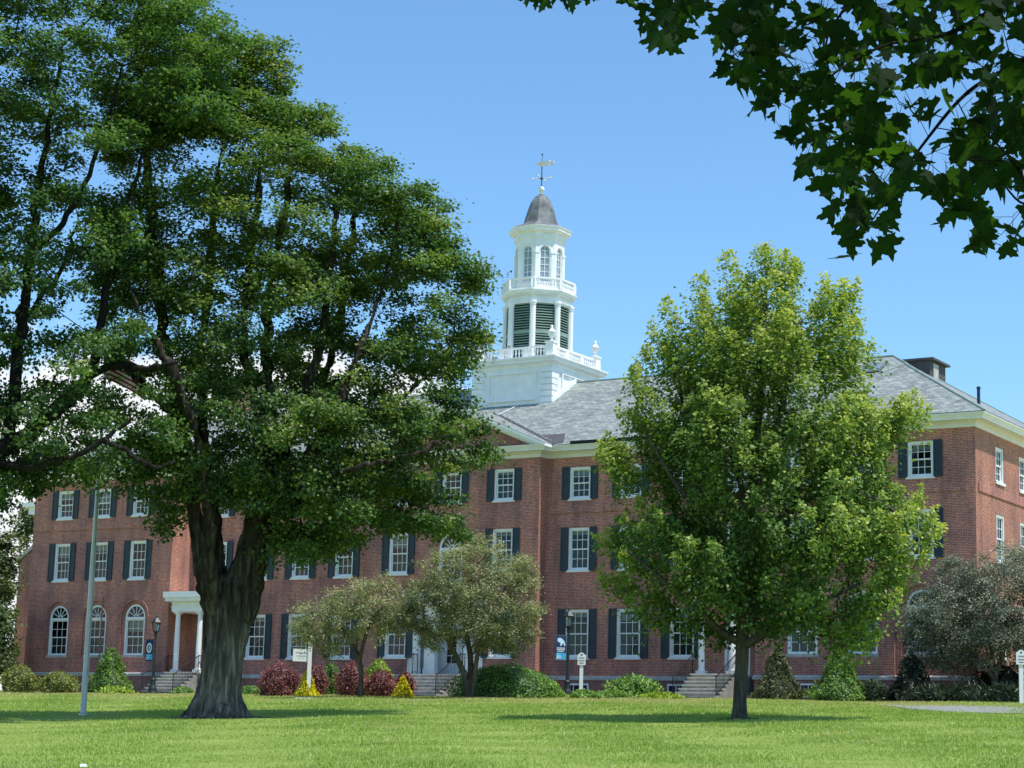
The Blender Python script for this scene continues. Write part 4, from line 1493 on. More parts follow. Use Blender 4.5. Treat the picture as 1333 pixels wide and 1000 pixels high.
# ---- the great maple left of centre
rng = np.random.default_rng(21)
BT = ground(284, 934)
DB = hd(BT)
def bt(x, y, dd=0.0): return at(x, y, DB + dd)
TREE = thing('maple_tree', BT, 'huge old maple with a thick furrowed trunk standing on the lawn', 'tree')
sc_ = DB / F_PX
trunk = MB()
foot = BT - ZV * 0.25
t0 = spline([foot, bt(284, 915), bt(287, 885), bt(290, 850), bt(293, 815), bt(297, 785), bt(298, 765), bt(297, 748)], 5)
r0 = np.interp(np.linspace(0, 1, len(t0)), [0, .1, .3, .55, .75, .9, 1], np.array([31, 28.5, 26.5, 27, 28, 25, 16]) * sc_)
bark_tube(trunk, t0, r0, 40, flare=0.95, rough=0.03, seed=3, lobes=6)
sk = Skel()
sk.limb(t0, r0, 0.98)
limbs = [
    # left hand stems
    ([(284, 830, -.2), (277, 790, -.2), (268, 750, -.3), (259, 700, -.3), (252, 650, -.2), (244, 600, 0), (234, 540, .2), (222, 480, .3), (211, 420, .2), (205, 360, 0), (198, 290, 0), (190, 200, 0), (185, 110, 0)], [10, 13, 13, 11, 10, 9.5, 9, 8.5, 8, 7, 5.5, 4, 2.2]),
    ([(292, 800, .5), (286, 745, .6), (281, 700, .7), (274, 650, .9), (268, 590, 1.3), (263, 520, 1.5), (264, 450, 1.6), (271, 370, 1.5), (280, 280, 1.2), (290, 180, 1)], [10, 11, 9.5, 8.5, 8, 7.5, 7, 6, 4.5, 2.6]),
    ([(280, 800, -.5), (272, 730, -1.2), (274, 690, -1.5), (268, 655, -1.7), (262, 610, -2.2), (252, 560, -2.6), (232, 500, -3), (200, 440, -3.2), (170, 380, -3.2)], [7, 8.5, 8, 7, 6.5, 6, 5, 4, 2.6]),
    # right hand stem and what it carries
    ([(297, 860, 0), (307, 800, 0), (322, 748, -.1), (331, 705, -.2), (338, 660, -.2), (345, 610, 0), (348, 550, .2), (347, 490, .3), (347, 430, .3), (356, 360, .2), (366, 300, 0), (378, 230, 0)], [16, 24, 23, 20, 16, 12.5, 10.5, 9, 8, 6.5, 5, 2.6]),
    ([(330, 690, -.2), (352, 655, -.9), (385, 615, -1.6), (420, 570, -2), (448, 510, -2.2), (470, 450, -2.2), (492, 390, -2), (512, 320, -1.6), (520, 260, -1.2)], [10, 9, 7.5, 6.5, 5.5, 4.6, 3.8, 3, 2]),
    ([(341, 640, 0), (365, 590, 1), (400, 540, 1.9), (425, 480, 2.5), (440, 420, 2.7), (452, 350, 2.6), (462, 280, 2.2)], [10, 8.5, 7.5, 6.5, 5.5, 4, 2.6]),
    ([(338, 665, -.2), (380, 640, -1.6), (430, 618, -2.8), (485, 605, -3.6), (540, 590, -4), (590, 565, -4)], [7, 5.5, 4.4, 3.4, 2.6, 1.8]),
    ([(352, 640, -.8), (400, 600, .6), (460, 560, 1.6), (520, 520, 2.2), (575, 470, 2.4), (612, 430, 2.4)], [8, 7, 6, 4.6, 3.2, 2.2]),
    ([(345, 560, .2), (325, 500, .9), (318, 440, 1.2), (322, 360, 1.4), (335, 270, 1.3), (345, 180, 1.1)], [8, 7, 6, 5, 3.8, 2.4]),
    ([(235, 545, .2), (205, 520, .8), (175, 490, 1.4), (150, 440, 1.6), (135, 380, 1.6)], [6, 5, 4.2, 3.2, 2.2]),
    ([(345, 600, 0), (395, 520, -.4), (418, 440, -.8), (430, 360, -.9), (437, 280, -.7), (442, 220, -.6)], [8, 7, 6, 5, 3.6, 2.3]),
]
for k, (pts, rr) in enumerate(limbs):
    pp = spline([bt(*q) for q in pts], 5)
    rad = np.interp(np.linspace(0, 1, len(pp)), np.linspace(0, 1, len(rr)), np.array(rr) * sc_)
    pp = [p + rng.normal(0, 0.035, 3) if 3 < i else p for i, p in enumerate(pp)]
    bark_tube(trunk, pp, rad, 14, rough=0.03, seed=k + 10)
    sk.limb(pp, rad, 0.3)
poly = [(215, -70), (262, -30), (292, 18), (330, 45), (352, 62), (366, 100), (378, 128), (420, 145), (445, 185), (468, 205), (480, 222), (500, 208), (524, 206), (558, 240), (580, 275), (592, 308), (612, 345), (628, 358), (630, 378), (610, 392), (634, 412), (642, 438), (636, 452), (612, 462), (592, 480), (596, 505), (628, 545), (644, 575), (642, 596), (612, 622), (590, 640), (596, 668), (600, 690), (560, 694), (520, 688), (480, 690), (452, 706), (430, 722), (380, 738), (345, 728), (335, 700), (290, 640), (235, 628), (222, 690), (196, 700), (190, 664), (165, 615), (140, 600), (130, 560), (150, 480), (120, 380), (130, 250), (150, 120), (170, 0)]
holes = [([(120, 420), (240, 420), (260, 560), (200, 600), (110, 590)], 0.55), ([(300, 420), (345, 420), (345, 520), (290, 520)], 0.5), ([(380, 250), (480, 260), (520, 330), (470, 420), (400, 330)], 0.35),
         ([(430, 400), (560, 360), (600, 420), (560, 520), (450, 520)], 0.45), ([(240, 640), (345, 640), (345, 720), (240, 720)], 0.75), ([(150, 470), (205, 470), (205, 530), (150, 530)], 0.9), ([(388, 128), (450, 150), (470, 230), (400, 230)], 0.6), ([(240, 250), (340, 380), (330, 450), (230, 430)], 0.35), ([(480, 640), (600, 640), (600, 700), (450, 710)], 0.3)]
pts = crown_points(poly, DB, 790, 0.62, rng, holes, mind=0.46, lump=(0.42, -0.18))
# keep the silhouette crisp: extra clumps just inside the right hand outline
edge = []
ring = poly[3:44]
for a, b in zip(ring[:-1], ring[1:]):
    L = math.hypot(b[0] - a[0], b[1] - a[1])
    for q in range(max(1, int(L / 26))):
        t = (q + rng.random()) / max(1, int(L / 26))
        x, y = a[0] + (b[0] - a[0]) * t, a[1] + (b[1] - a[1]) * t
        cx, cy = 330, 380
        n_ = math.hypot(cx - x, cy - y)
        s = rng.uniform(8, 24)
        edge.append(at(x + (cx - x) / n_ * s, y + (cy - y) / n_ * s, DB + rng.normal(0, 1.2)))
pts = np.vstack([pts, np.array(edge)])
skip = len(sk.pos)
sk.grow(pts, rng, seg=0.7, tip=0.011)
trunk = merge_wood(trunk, 0.05, 0.075, 'trunk')
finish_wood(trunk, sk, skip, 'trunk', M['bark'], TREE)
cen = bt(350, 480)
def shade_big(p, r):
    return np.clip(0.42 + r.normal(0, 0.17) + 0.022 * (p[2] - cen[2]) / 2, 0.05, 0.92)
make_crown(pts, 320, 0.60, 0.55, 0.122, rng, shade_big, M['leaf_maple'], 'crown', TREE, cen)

# ---- the maple at the left edge, its trunk just outside the frame
rng = np.random.default_rng(33)
LTB = ground(-120, 938)
DL = hd(LTB) - 3.0
LTB = at(-120, 900, DL); LTB[2] = gz(LTB[1])
def lt(x, y, dd=0.0): return at(x, y, DL + dd)
LTREE = thing('maple_tree', LTB, 'dark maple at the left edge, its thick limb reaching across in front of the roof', 'tree')
sl = DL / F_PX
trunk = MB()
t0 = spline([LTB - ZV * 0.2, lt(-120, 860), lt(-112, 780), lt(-98, 700), lt(-75, 650), lt(-40, 610)], 5)
r0 = np.interp(np.linspace(0, 1, len(t0)), [0, .3, .6, 1], np.array([36, 30, 27, 22]) * sl)
bark_tube(trunk, t0, r0, 28, flare=0.5, rough=0.05, seed=5)
sk = Skel()
sk.limb(t0, r0, 0.9)
limbs = [
    ([(-60, 630, 0), (-20, 597, 0), (15, 578, 0), (50, 552, .1), (82, 525, .2), (106, 500, .3), (122, 470, .4), (132, 420, .5), (145, 350, .6), (165, 280, .6), (185, 200, .5)], [22, 17, 14, 13, 12, 11, 8.5, 6.5, 5.5, 4, 2.5]),
    ([(112, 492, .3), (140, 478, 0), (168, 477, -.4), (200, 480, -.8), (230, 470, -1.1)], [7.5, 6.5, 6, 4.6, 3]),
    ([(8, 580, 0), (14, 540, .3), (20, 480, .6), (28, 420, .9), (36, 360, 1), (44, 300, 1), (52, 230, 1), (66, 150, .9), (80, 60, .8)], [11, 10, 9.5, 8.5, 7.5, 6.5, 5.5, 4, 2.6]),
    ([(-15, 600, 0), (30, 610, -.8), (65, 602, -1.4), (100, 592, -1.8), (128, 578, -2), (150, 560, -2.1), (172, 546, -2.2)], [8, 6, 5, 4.5, 4, 3.2, 2.2]),
    ([(135, 575, -2), (160, 585, -2.2), (185, 600, -2.3), (205, 608, -2.4), (228, 602, -2.4)], [4, 3.6, 3.4, 2.8, 2]),
    ([(-75, 650, 0), (-80, 560, .6), (-70, 450, 1.2), (-50, 330, 1.5), (-30, 200, 1.4), (-10, 80, 1.2)], [18, 15, 12, 9, 6, 3]),
    ([(40, 330, 1), (80, 290, .3), (110, 240, -.2), (135, 170, -.6), (160, 90, -.8)], [6, 5, 4, 3, 2]),
    ([(30, 420, .9), (60, 380, 1.6), (85, 340, 2), (100, 290, 2.2)], [5, 4.2, 3.4, 2.4]),
]
for k, (pts, rr) in enumerate(limbs):
    pp = spline([lt(*q) for q in pts], 5)
    rad = np.interp(np.linspace(0, 1, len(pp)), np.linspace(0, 1, len(rr)), np.array(rr) * sl * 0.8)
    pp = [p + rng.normal(0, 0.035, 3) if 3 < i else p for i, p in enumerate(pp)]
    bark_tube(trunk, pp, rad, 14, rough=0.05, seed=k + 40)
    sk.limb(pp, rad, 0.25)
poly = [(-260, -90), (-100, -140), (80, -120), (200, -70), (262, -20), (300, 30), (300, 120), (270, 210), (215, 250), (200, 330), (165, 400), (190, 450), (215, 480), (245, 500), (222, 560), (232, 592), (190, 604), (150, 606), (120, 622), (60, 612), (34, 622), (20, 610), (-20, 650), (-80, 640), (-200, 560), (-280, 300)]
holes = [([(30, 270), (175, 210), (215, 300), (180, 440), (60, 470)], 0.45), ([(0, 440), (190, 430), (240, 560), (120, 640), (0, 600)], 0.42), ([(-20, 300), (60, 300), (60, 560), (-20, 560)], 0.45), ([(60, 100), (160, 110), (150, 200), (60, 210)], 0.3), ([(145, 465), (210, 465), (210, 535), (145, 535)], 0.93)]
pts = crown_points(poly, DL, 780, 0.55, rng, holes, mind=0.45, lump=(0.45, -0.16))
ex = [(x + rng.normal(0, 9), y + rng.normal(0, 8)) for x, y in ((0, 605), (8, 620), (-4, 635), (4, 640), (-8, 662), (-10, 690), (40, 618), (62, 628), (52, 622), (110, 618), (125, 622), (-12, 640))]
pts = np.vstack([pts, np.array([at(x, y, DL + rng.normal(0, .6)) for x, y in ex])])
skip = len(sk.pos)
sk.grow(pts, rng, seg=0.7, tip=0.011)
finish_wood(trunk, sk, skip, 'trunk', M['bark_d'], LTREE)
cen = lt(0, 330)
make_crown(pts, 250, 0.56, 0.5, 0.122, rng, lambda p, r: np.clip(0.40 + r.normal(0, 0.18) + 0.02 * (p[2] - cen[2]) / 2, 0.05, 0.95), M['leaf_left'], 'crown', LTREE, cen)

# ---- the young maple on the right
rng = np.random.default_rng(47)
YB_ = ground(963, 937)
DY = hd(YB_)
def yt(x, y, dd=0.0): return at(x, y, DY + dd)
YTREE = thing('maple_tree', YB_, 'young maple with bright yellow green new leaves and a straight slim trunk', 'tree')
sy = DY / F_PX
trunk = MB()
t0 = spline([YB_ - ZV * 0.2, yt(963, 920), yt(964, 890), yt(966, 860), yt(967, 820), yt(969, 770), yt(973, 700), yt(980, 620), yt(988, 540), yt(993, 460), yt(996, 390), yt(998, 360)], 5)
r0 = np.interp(np.linspace(0, 1, len(t0)), [0, .09, .18, .36, .55, .8, 1], np.array([10.5, 8.6, 8.2, 8.4, 6.6, 3.6, 1.2]) * sy)
bark_tube(trunk, t0, r0, 20, flare=0.35, rough=0.03, seed=9)
sk = Skel()
sk.limb(t0, r0, 0.32)
for k, (pts, rr) in enumerate([
    ([(966, 838, 0), (938, 822, -.3), (915, 800, -.7), (880, 770, -1.2), (845, 740, -1.5), (815, 715, -1.7)], [6, 5, 4.2, 3.4, 2.6, 1.8]),
    ([(966, 842, 0), (1000, 822, -.4), (1030, 800, -.8), (1075, 780, -1.2), (1120, 760, -1.5)], [7, 5.6, 4.6, 3.4, 2.2]),
    ([(967, 815, 0), (948, 770, .5), (925, 700, 1), (905, 620, 1.3), (890, 540, 1.4), (880, 460, 1.3)], [6, 5, 4.4, 3.6, 2.6, 1.5]),
    ([(967, 805, 0), (995, 750, .3), (1025, 680, .6), (1050, 600, .8), (1068, 510, .9), (1078, 430, .8)], [6, 5.2, 4.6, 3.6, 2.6, 1.5]),
    ([(968, 790, 0), (1010, 740, .9), (1070, 680, 1.6), (1125, 630, 1.9), (1165, 580, 2)], [6, 5, 4, 3, 2]),
    ([(970, 760, 0), (930, 690, -.8), (880, 630, -1.4), (845, 570, -1.6)], [5, 4.2, 3.2, 2]),
    ([(972, 720, 0), (1020, 670, -1.0), (1080, 640, -1.7), (1140, 650, -2.1), (1180, 680, -2.2)], [5, 4.4, 3.4, 2.6, 1.8]),
    ([(975, 680, 0), (955, 590, -.4), (935, 500, -.6), (922, 420, -.6)], [4.6, 4, 3, 1.8]),
    ([(978, 640, 0), (1010, 560, -.5), (1030, 470, -.7), (1035, 400, -.6)], [4.6, 4, 3, 1.6])]):
    pp = spline([yt(*q) for q in pts], 5)
    rad = np.interp(np.linspace(0, 1, len(pp)), np.linspace(0, 1, len(rr)), np.array(rr) * sy)
    bark_tube(trunk, pp, rad, 8, rough=0.03, seed=k + 70)
    sk.limb(pp, rad, 0.2)
poly = [(985, 345), (1012, 347), (1036, 360), (1044, 390), (1062, 412), (1072, 384), (1108, 390), (1116, 420), (1124, 455), (1132, 462), (1112, 490), (1132, 530), (1150, 548), (1188, 532), (1192, 545), (1158, 585), (1160, 640), (1184, 660), (1204, 700), (1170, 722), (1182, 752), (1146, 795), (1130, 830), (1100, 846), (1066, 842), (1040, 822), (1000, 830), (972, 822), (930, 838), (905, 812), (880, 806), (850, 806), (812, 776), (795, 764), (800, 740), (790, 712), (820, 690), (842, 660), (806, 615), (782, 596), (812, 590), (842, 586), (812, 545), (836, 512), (822, 490), (852, 470), (850, 440), (868, 412), (892, 420), (912, 376), (940, 384), (955, 352)]
holes = [([(820, 600), (880, 610), (860, 680), (800, 690)], 0.6), ([(1090, 470), (1150, 500), (1140, 560), (1090, 540)], 0.6), ([(1120, 570), (1180, 580), (1170, 650), (1110, 640)], 0.6), ([(1060, 740), (1150, 730), (1140, 790), (1060, 800)], 0.5), ([(850, 480), (900, 490), (880, 560), (840, 550)], 0.6), ([(820, 700), (880, 720), (860, 780), (800, 770)], 0.5), ([(900, 780), (1000, 780), (1000, 840), (900, 840)], 0.6), ([(1020, 400), (1062, 420), (1040, 520), (1000, 480)], 0.4)]
poly = [(990 + (x - 990) * 0.955 * (1 - 0.07 * max(0, (600 - y) / 250)), 640 + (y - 640) * 0.965) for x, y in poly]
base = crown_points(poly, DY, 860, 1.0, rng, holes, mind=0.30, shell=0.6, lump=(0.75, -0.10))
edge = []
for a, b in zip(poly, poly[1:] + poly[:1]):
    L = math.hypot(b[0] - a[0], b[1] - a[1])
    for q in range(max(1, int(L / 20))):
        t = (q + rng.random()) / max(1, int(L / 20))
        x, y = a[0] + (b[0] - a[0]) * t, a[1] + (b[1] - a[1]) * t
        n_ = math.hypot(1000 - x, 620 - y)
        s = rng.uniform(2, 22)
        if math.sin(x * 0.11) * math.sin(y * 0.083 + 1) > 0.32: continue
        edge.append(at(x + (1000 - x) / n_ * s, y + (620 - y) / n_ * s, DY + rng.normal(0, 0.8)))
spr = [(1012, 440), (1022, 455), (1034, 448), (1018, 470), (1040, 470), (1008, 425), (1028, 432), (800, 596), (790, 600), (806, 604), (792, 716), (806, 712), (800, 768), (816, 774), (828, 498), (846, 476), (858, 446), (872, 418), (914, 384), (952, 356), (988, 348), (1004, 346), (1022, 352), (1034, 366), (1076, 390), (1094, 388), (1108, 396), (1114, 440), (1128, 470), (1150, 552), (1168, 544), (1182, 540), (1190, 552), (1190, 664), (1204, 690), (1206, 704), (1186, 740), (1158, 790), (822, 560), (812, 640), (838, 806), (868, 806), (900, 818), (1128, 836), (1104, 850)]
edge += [at(x + rng.normal(0, 3), y + rng.normal(0, 3), DY + rng.normal(0, .7)) for x, y in spr for _ in range(2)]
pts = np.vstack([base, np.array(edge)])
skip = len(sk.pos)
sk.grow(pts, rng, seg=0.55, tip=0.008, up=1.4)
finish_wood(trunk, sk, skip, 'trunk', M['bark_s'], YTREE)
cen = yt(985, 700)
# plumes: each end carries a short upright shoot with paler leaves at its tip
P, Nn, T, Sz, Sh = [], [], [], [], []
for p in pts:
    out = unit((p - cen)[None])[0]
    ax = unit((out * 0.65 + np.array([0, 0, 0.95]) + rng.normal(0, 0.25, 3))[None])[0]
    L = rng.uniform(0.6, 1.35)
    n = int(rng.uniform(95, 185))
    t = rng.uniform(0, 1, n) ** 0.9
    off = rng.normal(0, 1, (n, 3)) * (0.24 * (1.10 - t))[:, None]
    pos = p + ax * ((t - 0.4) * L)[:, None] + off
    nrm = rng.normal(0, 0.6, (n, 3)) + np.array([0, 0, 0.7]) + out * 0.5
    tip = unit(off) * 0.9 + rng.normal(0, 0.6, (n, 3)) - np.array([0, 0, 0.5]) + ax * 0.2
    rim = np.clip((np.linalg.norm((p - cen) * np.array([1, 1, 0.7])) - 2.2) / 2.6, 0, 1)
    sh = np.clip(0.16 + 0.24 * rim + 0.46 * t ** 1.5 * rim + rng.normal(0, 0.10) + rng.normal(0, 0.12, n), 0, 1)  # crown interior's shade put into leaf tone; tips paler as new growth
    P.append(pos); Nn.append(nrm); T.append(tip); Sz.append(0.125 * rng.uniform(0.6, 1.2, n)); Sh.append(sh)
v, f = leaf_quads(np.concatenate(P), np.concatenate(Nn), np.concatenate(T), np.concatenate(Sz), 0.8)
fix(np_mesh('crown', v, f, 4, M['leaf_young'], np.concatenate(Sh)), YTREE)

# ---- crabapples close to the building
def crab(base_px, dist, poly, stems, n, leaf, label, seed, lsize=0.095, clump=0.34, nl=95, thick=0.8, holes=()):
    rng = np.random.default_rng(seed)
    B = at(base_px[0], base_px[1], dist)
    B[2] = gz(B[1]) - 0.02
    T_ = thing('crabapple_tree', B, label, 'tree')
    s_ = dist / F_PX
    mb = MB()
    sk = Skel()
    for k, (pts, rr) in enumerate(stems):
        q = [at(x, y, dist + d) for x, y, d in pts]
        if k == 0 or len(pts[0]) > 2 and pts[0][1] > base_px[1] - 8:
            q[0] = B - ZV * 0.15
        pp = spline(q, 5)
        rad = np.interp(np.linspace(0, 1, len(pp)), np.linspace(0, 1, len(rr)), np.array(rr) * s_)
        bark_tube(mb, pp, rad, 9, rough=0.06, seed=seed + k)
        sk.limb(pp, rad, 0.35)
    pts = crown_points(poly, dist, n, thick, rng, holes, mind=0.26, shell=0.6, lump=(1.1, -0.10))
    dr = rng.random(len(pts)) < 0.25
    pts[dr, 2] -= rng.uniform(0.1, 0.4, dr.sum())
    pts += rng.normal(0, 0.10, pts.shape)
    skip = len(sk.pos)
    sk.grow(pts, rng, seg=0.4, tip=0.008, up=0.6, wig=0.14)
    finish_wood(mb, sk, skip, 'trunk', M['bark_s'], T_)
    c = np.mean(pts, axis=0)
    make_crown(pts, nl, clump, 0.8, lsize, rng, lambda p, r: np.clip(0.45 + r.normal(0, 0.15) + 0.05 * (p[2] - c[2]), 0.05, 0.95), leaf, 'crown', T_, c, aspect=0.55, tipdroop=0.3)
    return T_

crab((469, 900), 84.5, [(384, 826), (380, 800), (396, 788), (412, 792), (425, 770), (448, 768), (462, 758), (492, 752), (520, 760), (540, 778), (545, 800), (535, 816), (508, 822), (486, 830), (468, 838), (440, 842), (424, 850), (400, 848)],
     [([(469, 900, 0), (470, 880, 0), (468, 862, 0), (462, 845, .1), (448, 822, .3), (430, 805, .4)], [3.6, 3.2, 3, 2.6, 2, 1.2]), ([(468, 862, 0), (474, 835, -.3), (486, 805, -.5), (505, 785, -.6)], [2.6, 2.2, 1.6, 1.1])],
     210, M['leaf_crab'], 'small olive leaved crabapple above the burgundy bushes', 61, nl=110)
crab((612, 905), 84.0, [(534, 800), (528, 770), (548, 752), (556, 728), (582, 712), (600, 716), (616, 700), (640, 706), (655, 700), (664, 716), (690, 730), (698, 760), (704, 790), (700, 820), (690, 838), (672, 850), (640, 848), (612, 836), (590, 824), (566, 838), (545, 826), (528, 818)],
     [([(612, 905, 0), (605, 880, 0), (594, 855, -.1), (583, 832, -.2), (575, 800, -.3), (570, 765, -.3)], [4.5, 3.8, 3.4, 3, 2.2, 1.2]),
      ([(612, 905, 0), (613, 880, .1), (612, 850, .2), (606, 815, .4), (610, 775, .6), (620, 735, .6)], [4.5, 4, 3.4, 2.8, 2, 1.2]),
      ([(614, 905, 0), (618, 880, -.1), (622, 850, -.2), (632, 815, -.5), (650, 780, -.6), (665, 750, -.6)], [4, 3.4, 3, 2.4, 1.8, 1.2])],
     520, M['leaf_crab'], 'wide olive leaved crabapple hiding the main entrance, above the rounded green hedge', 62, nl=110)
crab((1295, 916), 82.0, [(1182, 830), (1176, 800), (1192, 778), (1215, 770), (1222, 740), (1248, 718), (1280, 722), (1300, 712), (1340, 716), (1380, 730), (1410, 770), (1415, 820), (1390, 860), (1345, 868), (1318, 850), (1290, 856), (1262, 864), (1232, 868), (1200, 862)],
     [([(1295, 916, 0), (1295, 900, 0), (1295, 880, 0), (1302, 862, 0), (1312, 830, .2), (1330, 795, .4), (1345, 760, .4)], [5, 4.4, 4.2, 3.4, 2.6, 1.8, 1]),
      ([(1294, 884, 0), (1280, 868, -.2), (1262, 856, -.4), (1238, 840, -.6), (1215, 815, -.7)], [3.6, 3, 2.4, 1.8, 1.1]),
      ([(1295, 882, 0), (1292, 855, .2), (1286, 820, .4), (1276, 780, .5), (1268, 745, .5)], [3.4, 2.8, 2.2, 1.6, 1])],
     640, M['leaf_grey'], 'grey leaved crabapple in front of the right end of the building', 63, nl=125)

# ---- trees beyond the left end
def far_tree(base_px, dist, poly, n, label, seed, leafsz=0.2, clump=0.55, dark=0.0, nl=90):
    rng = np.random.default_rng(seed)
    B = at(base_px[0], base_px[1], dist); B[2] = 2.4
    T_ = thing('leafy_tree', B, label, 'tree', None)
    mb = MB(); sk = Skel()
    P_ = np.array(poly)
    top = at(P_[:, 0].mean(), P_[:, 1].min() + 15, dist)
    pp = spline([B - ZV * 0.2, B * 0.6 + top * 0.4, top], 10)
    rad = np.linspace(0.17, 0.03, len(pp))
    bark_tube(mb, pp, rad, 8, seed=seed)
    sk.limb(pp, rad, 0.15)
    pts = crown_points(poly, dist, n, 0.9, rng, mind=0.3)
    skip = len(sk.pos)
    sk.grow(pts, rng, seg=0.7, tip=0.012)
    finish_wood(mb, sk, skip, 'trunk', M['bark_d'], T_)
    c = np.mean(pts, axis=0)
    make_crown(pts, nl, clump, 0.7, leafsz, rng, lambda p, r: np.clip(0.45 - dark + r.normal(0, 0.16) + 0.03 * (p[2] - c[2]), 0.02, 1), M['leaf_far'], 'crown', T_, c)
far_tree((10, 905), 118, [(-60, 760), (-40, 700), (-10, 690), (5, 695), (14, 705), (24, 716), (22, 740), (18, 760), (14, 785), (-30, 800)], 90, 'pale green tree beyond the left end of the building, topmost', 81)
far_tree((8, 905), 112, [(-50, 800), (-20, 760), (6, 752), (16, 765), (16, 800), (14, 850), (8, 880), (-40, 885)], 110, 'dull olive tree beyond the left end of the building, low against the wall', 82, dark=0.12)
far_tree((36, 905), 140, [(24, 700), (27, 672), (34, 655), (44, 650), (46, 700), (36, 715)], 26, 'sliver of pale tree showing beside the left end wall above the annexe', 83)
far_tree((-30, 905), 105, [(-90, 890), (-90, 780), (-50, 740), (-10, 760), (6, 820), (4, 880)], 110, 'dark tree at the far left edge behind the shrubs', 84, dark=0.2)

# ---- overhanging maple bough, top right
rng = np.random.default_rng(91)
LEAF2 = [(0, 0.02), (0.14, -0.03), (0.29, 0.03), (0.42, 0.01), (0.36, 0.14), (0.40, 0.25), (0.56, 0.29), (0.62, 0.43), (0.49, 0.46), (0.45, 0.54), (0.33, 0.53), (0.21, 0.47), (0.19, 0.62), (0.26, 0.74), (0.13, 0.79), (0.08, 0.92), (0.0, 1.06)]
OUT2 = np.array(LEAF2 + [(-x, y) for x, y in LEAF2[-2:0:-1]])
OUT2[:, 0] *= 1.0
def near_leaves(pos, nrm, tip, size, shade, name, parent):
    k = len(OUT2)
    nrm = unit(nrm); tip = unit(tip - nrm * (tip * nrm).sum(1, keepdims=True))
    sd_ = np.cross(nrm, tip)
    V = []
    for i in range(len(pos)):
        w = size[i]
        cu = rng.uniform(-0.35, 0.6)
        fo = rng.uniform(-0.15, 0.6)
        asp = rng.uniform(0.85, 1.1)
        cvv = (OUT2[:, 1] ** 2) * -cu + np.abs(OUT2[:, 0]) * fo
        V.append(pos[i] + w * (OUT2[:, :1] * asp * sd_[i] + OUT2[:, 1:] * tip[i] + cvv[:, None] * nrm[i]))
        V.append((pos[i] + w * (0.42 * tip[i] - 0.42 ** 2 * cu * nrm[i]))[None])
    V = np.concatenate(V)
    F = []
    for i in range(len(pos)):
        b = i * (k + 1)
        for j in range(k):
            F += [b + j, b + (j + 1) % k, b + k]
    shd = np.repeat(shade, k)
    if name == 'foliage':
        b0 = len(V)
        st = []
        for i in range(len(pos)):
            e = pos[i] - tip[i] * size[i] * 0.55 + np.array([0, 0, size[i] * rng.uniform(0.1, 0.4)]) + rng.normal(0, 0.012, 3)
            w_ = sd_[i] * 0.0022
            st += [pos[i] - w_, pos[i] + w_, e]
            F += [b0 + 3 * i, b0 + 3 * i + 1, b0 + 3 * i + 2]
        V = np.vstack([V, np.array(st)])
        shd = np.concatenate([shd, np.zeros(len(pos))])
    o = np_mesh(name, V, F, 3, M['leaf_near'], shd)
    return fix(o, parent)
DN = 9.6
NTB = at(3300, 980, DN); NTB[2] = gz(NTB[1])
NTREE = thing('overhanging_maple', NTB, 'near maple bough hanging into the top right corner with large dark lobed leaves', 'tree')
def nt_(x, y, d=0.0): return at(x, y, DN + d)
mb = MB(); sk = Skel()
bole = spline([NTB - ZV * 0.1, nt_(3300, 400), nt_(3290, 0), nt_(3270, -500)], 8)
bark_tube(mb, bole, np.linspace(0.26, 0.16, len(bole)), 20, flare=0.4, rough=0.04, seed=2)
sn = DN / F_PX
for pts, rr in [([(3280, -330, 0), (2700, -300, .2), (2150, -230, .1), (1650, -160, .1), (1450, -70, 0), (1350, -20, -.1), (1280, 20, -.2), (1230, 45, -.3), (1150, 60, -.4), (1080, 100, -.5), (1030, 150, -.5)], [46, 40, 32, 20, 12, 8, 6, 5, 3.4, 2.4, 1.5]),
                ([(1500, -95, 0), (1400, 40, .2), (1330, 80, .3), (1260, 120, .2), (1200, 190, .1), (1160, 250, 0), (1120, 310, 0)], [11, 8, 6, 4.4, 3.2, 2.2, 1.4]),
                ([(1450, -60, 0), (1380, 120, -.5), (1350, 240, -.7), (1310, 200, -.8), (1270, 160, -.8)], [8, 5, 3.4, 2.4, 1.6]),
                ([(1400, 60, .2), (1375, 200, .5), (1340, 265, .6), (1300, 230, .6), (1245, 130, .5)], [7, 4.4, 3, 2.2, 1.4]),
                ([(1600, -150, .1), (1350, -110, .5), (1150, -60, .6), (1000, -25, .6), (900, -20, .6), (760, -30, .6)], [14, 8, 6, 4, 2.6, 1.4]),
                ([(1150, -60, .6), (1100, 10, .4), (1075, 60, .2), (1090, 130, .1)], [5, 3.4, 2.4, 1.4])]:
    pp = spline([nt_(*q) for q in pts], 6)
    rad = np.interp(np.linspace(0, 1, len(pp)), np.linspace(0, 1, len(rr)), np.array(rr) * sn * 0.6)
    bark_tube(mb, pp, rad, 8, rough=0.03, seed=len(pp))
    sk.limb(pp, rad, 0.3)
polyN = [(930, 0), (1333, -30), (1440, 0), (1440, 330), (1333, 320), (1300, 325), (1262, 320), (1230, 292), (1204, 285), (1188, 250), (1165, 272), (1128, 300), (1105, 318), (1090, 285), (1065, 245), (1050, 215), (1024, 190), (1000, 140), (985, 105), (960, 85)]
holesN = [([(1130, 60), (1180, 40), (1215, 95), (1160, 110)], 0.7), ([(1170, 110), (1240, 90), (1240, 170), (1190, 200)], 0.55), ([(1165, 225), (1235, 235), (1225, 300), (1165, 300)], 0.7), ([(1270, 240), (1333, 220), (1333, 290), (1280, 280)], 0.5), ([(1080, 0), (1120, 0), (1130, 50), (1080, 60)], 0.5), ([(985, 60), (1030, 40), (1040, 130), (1010, 130)], 0.3), ([(1240, 60), (1300, 60), (1300, 130), (1240, 120)], 0.4)]
pn = []
def inside(poly, x, y): return pip(np.array([x]), np.array([y]), poly)[0]
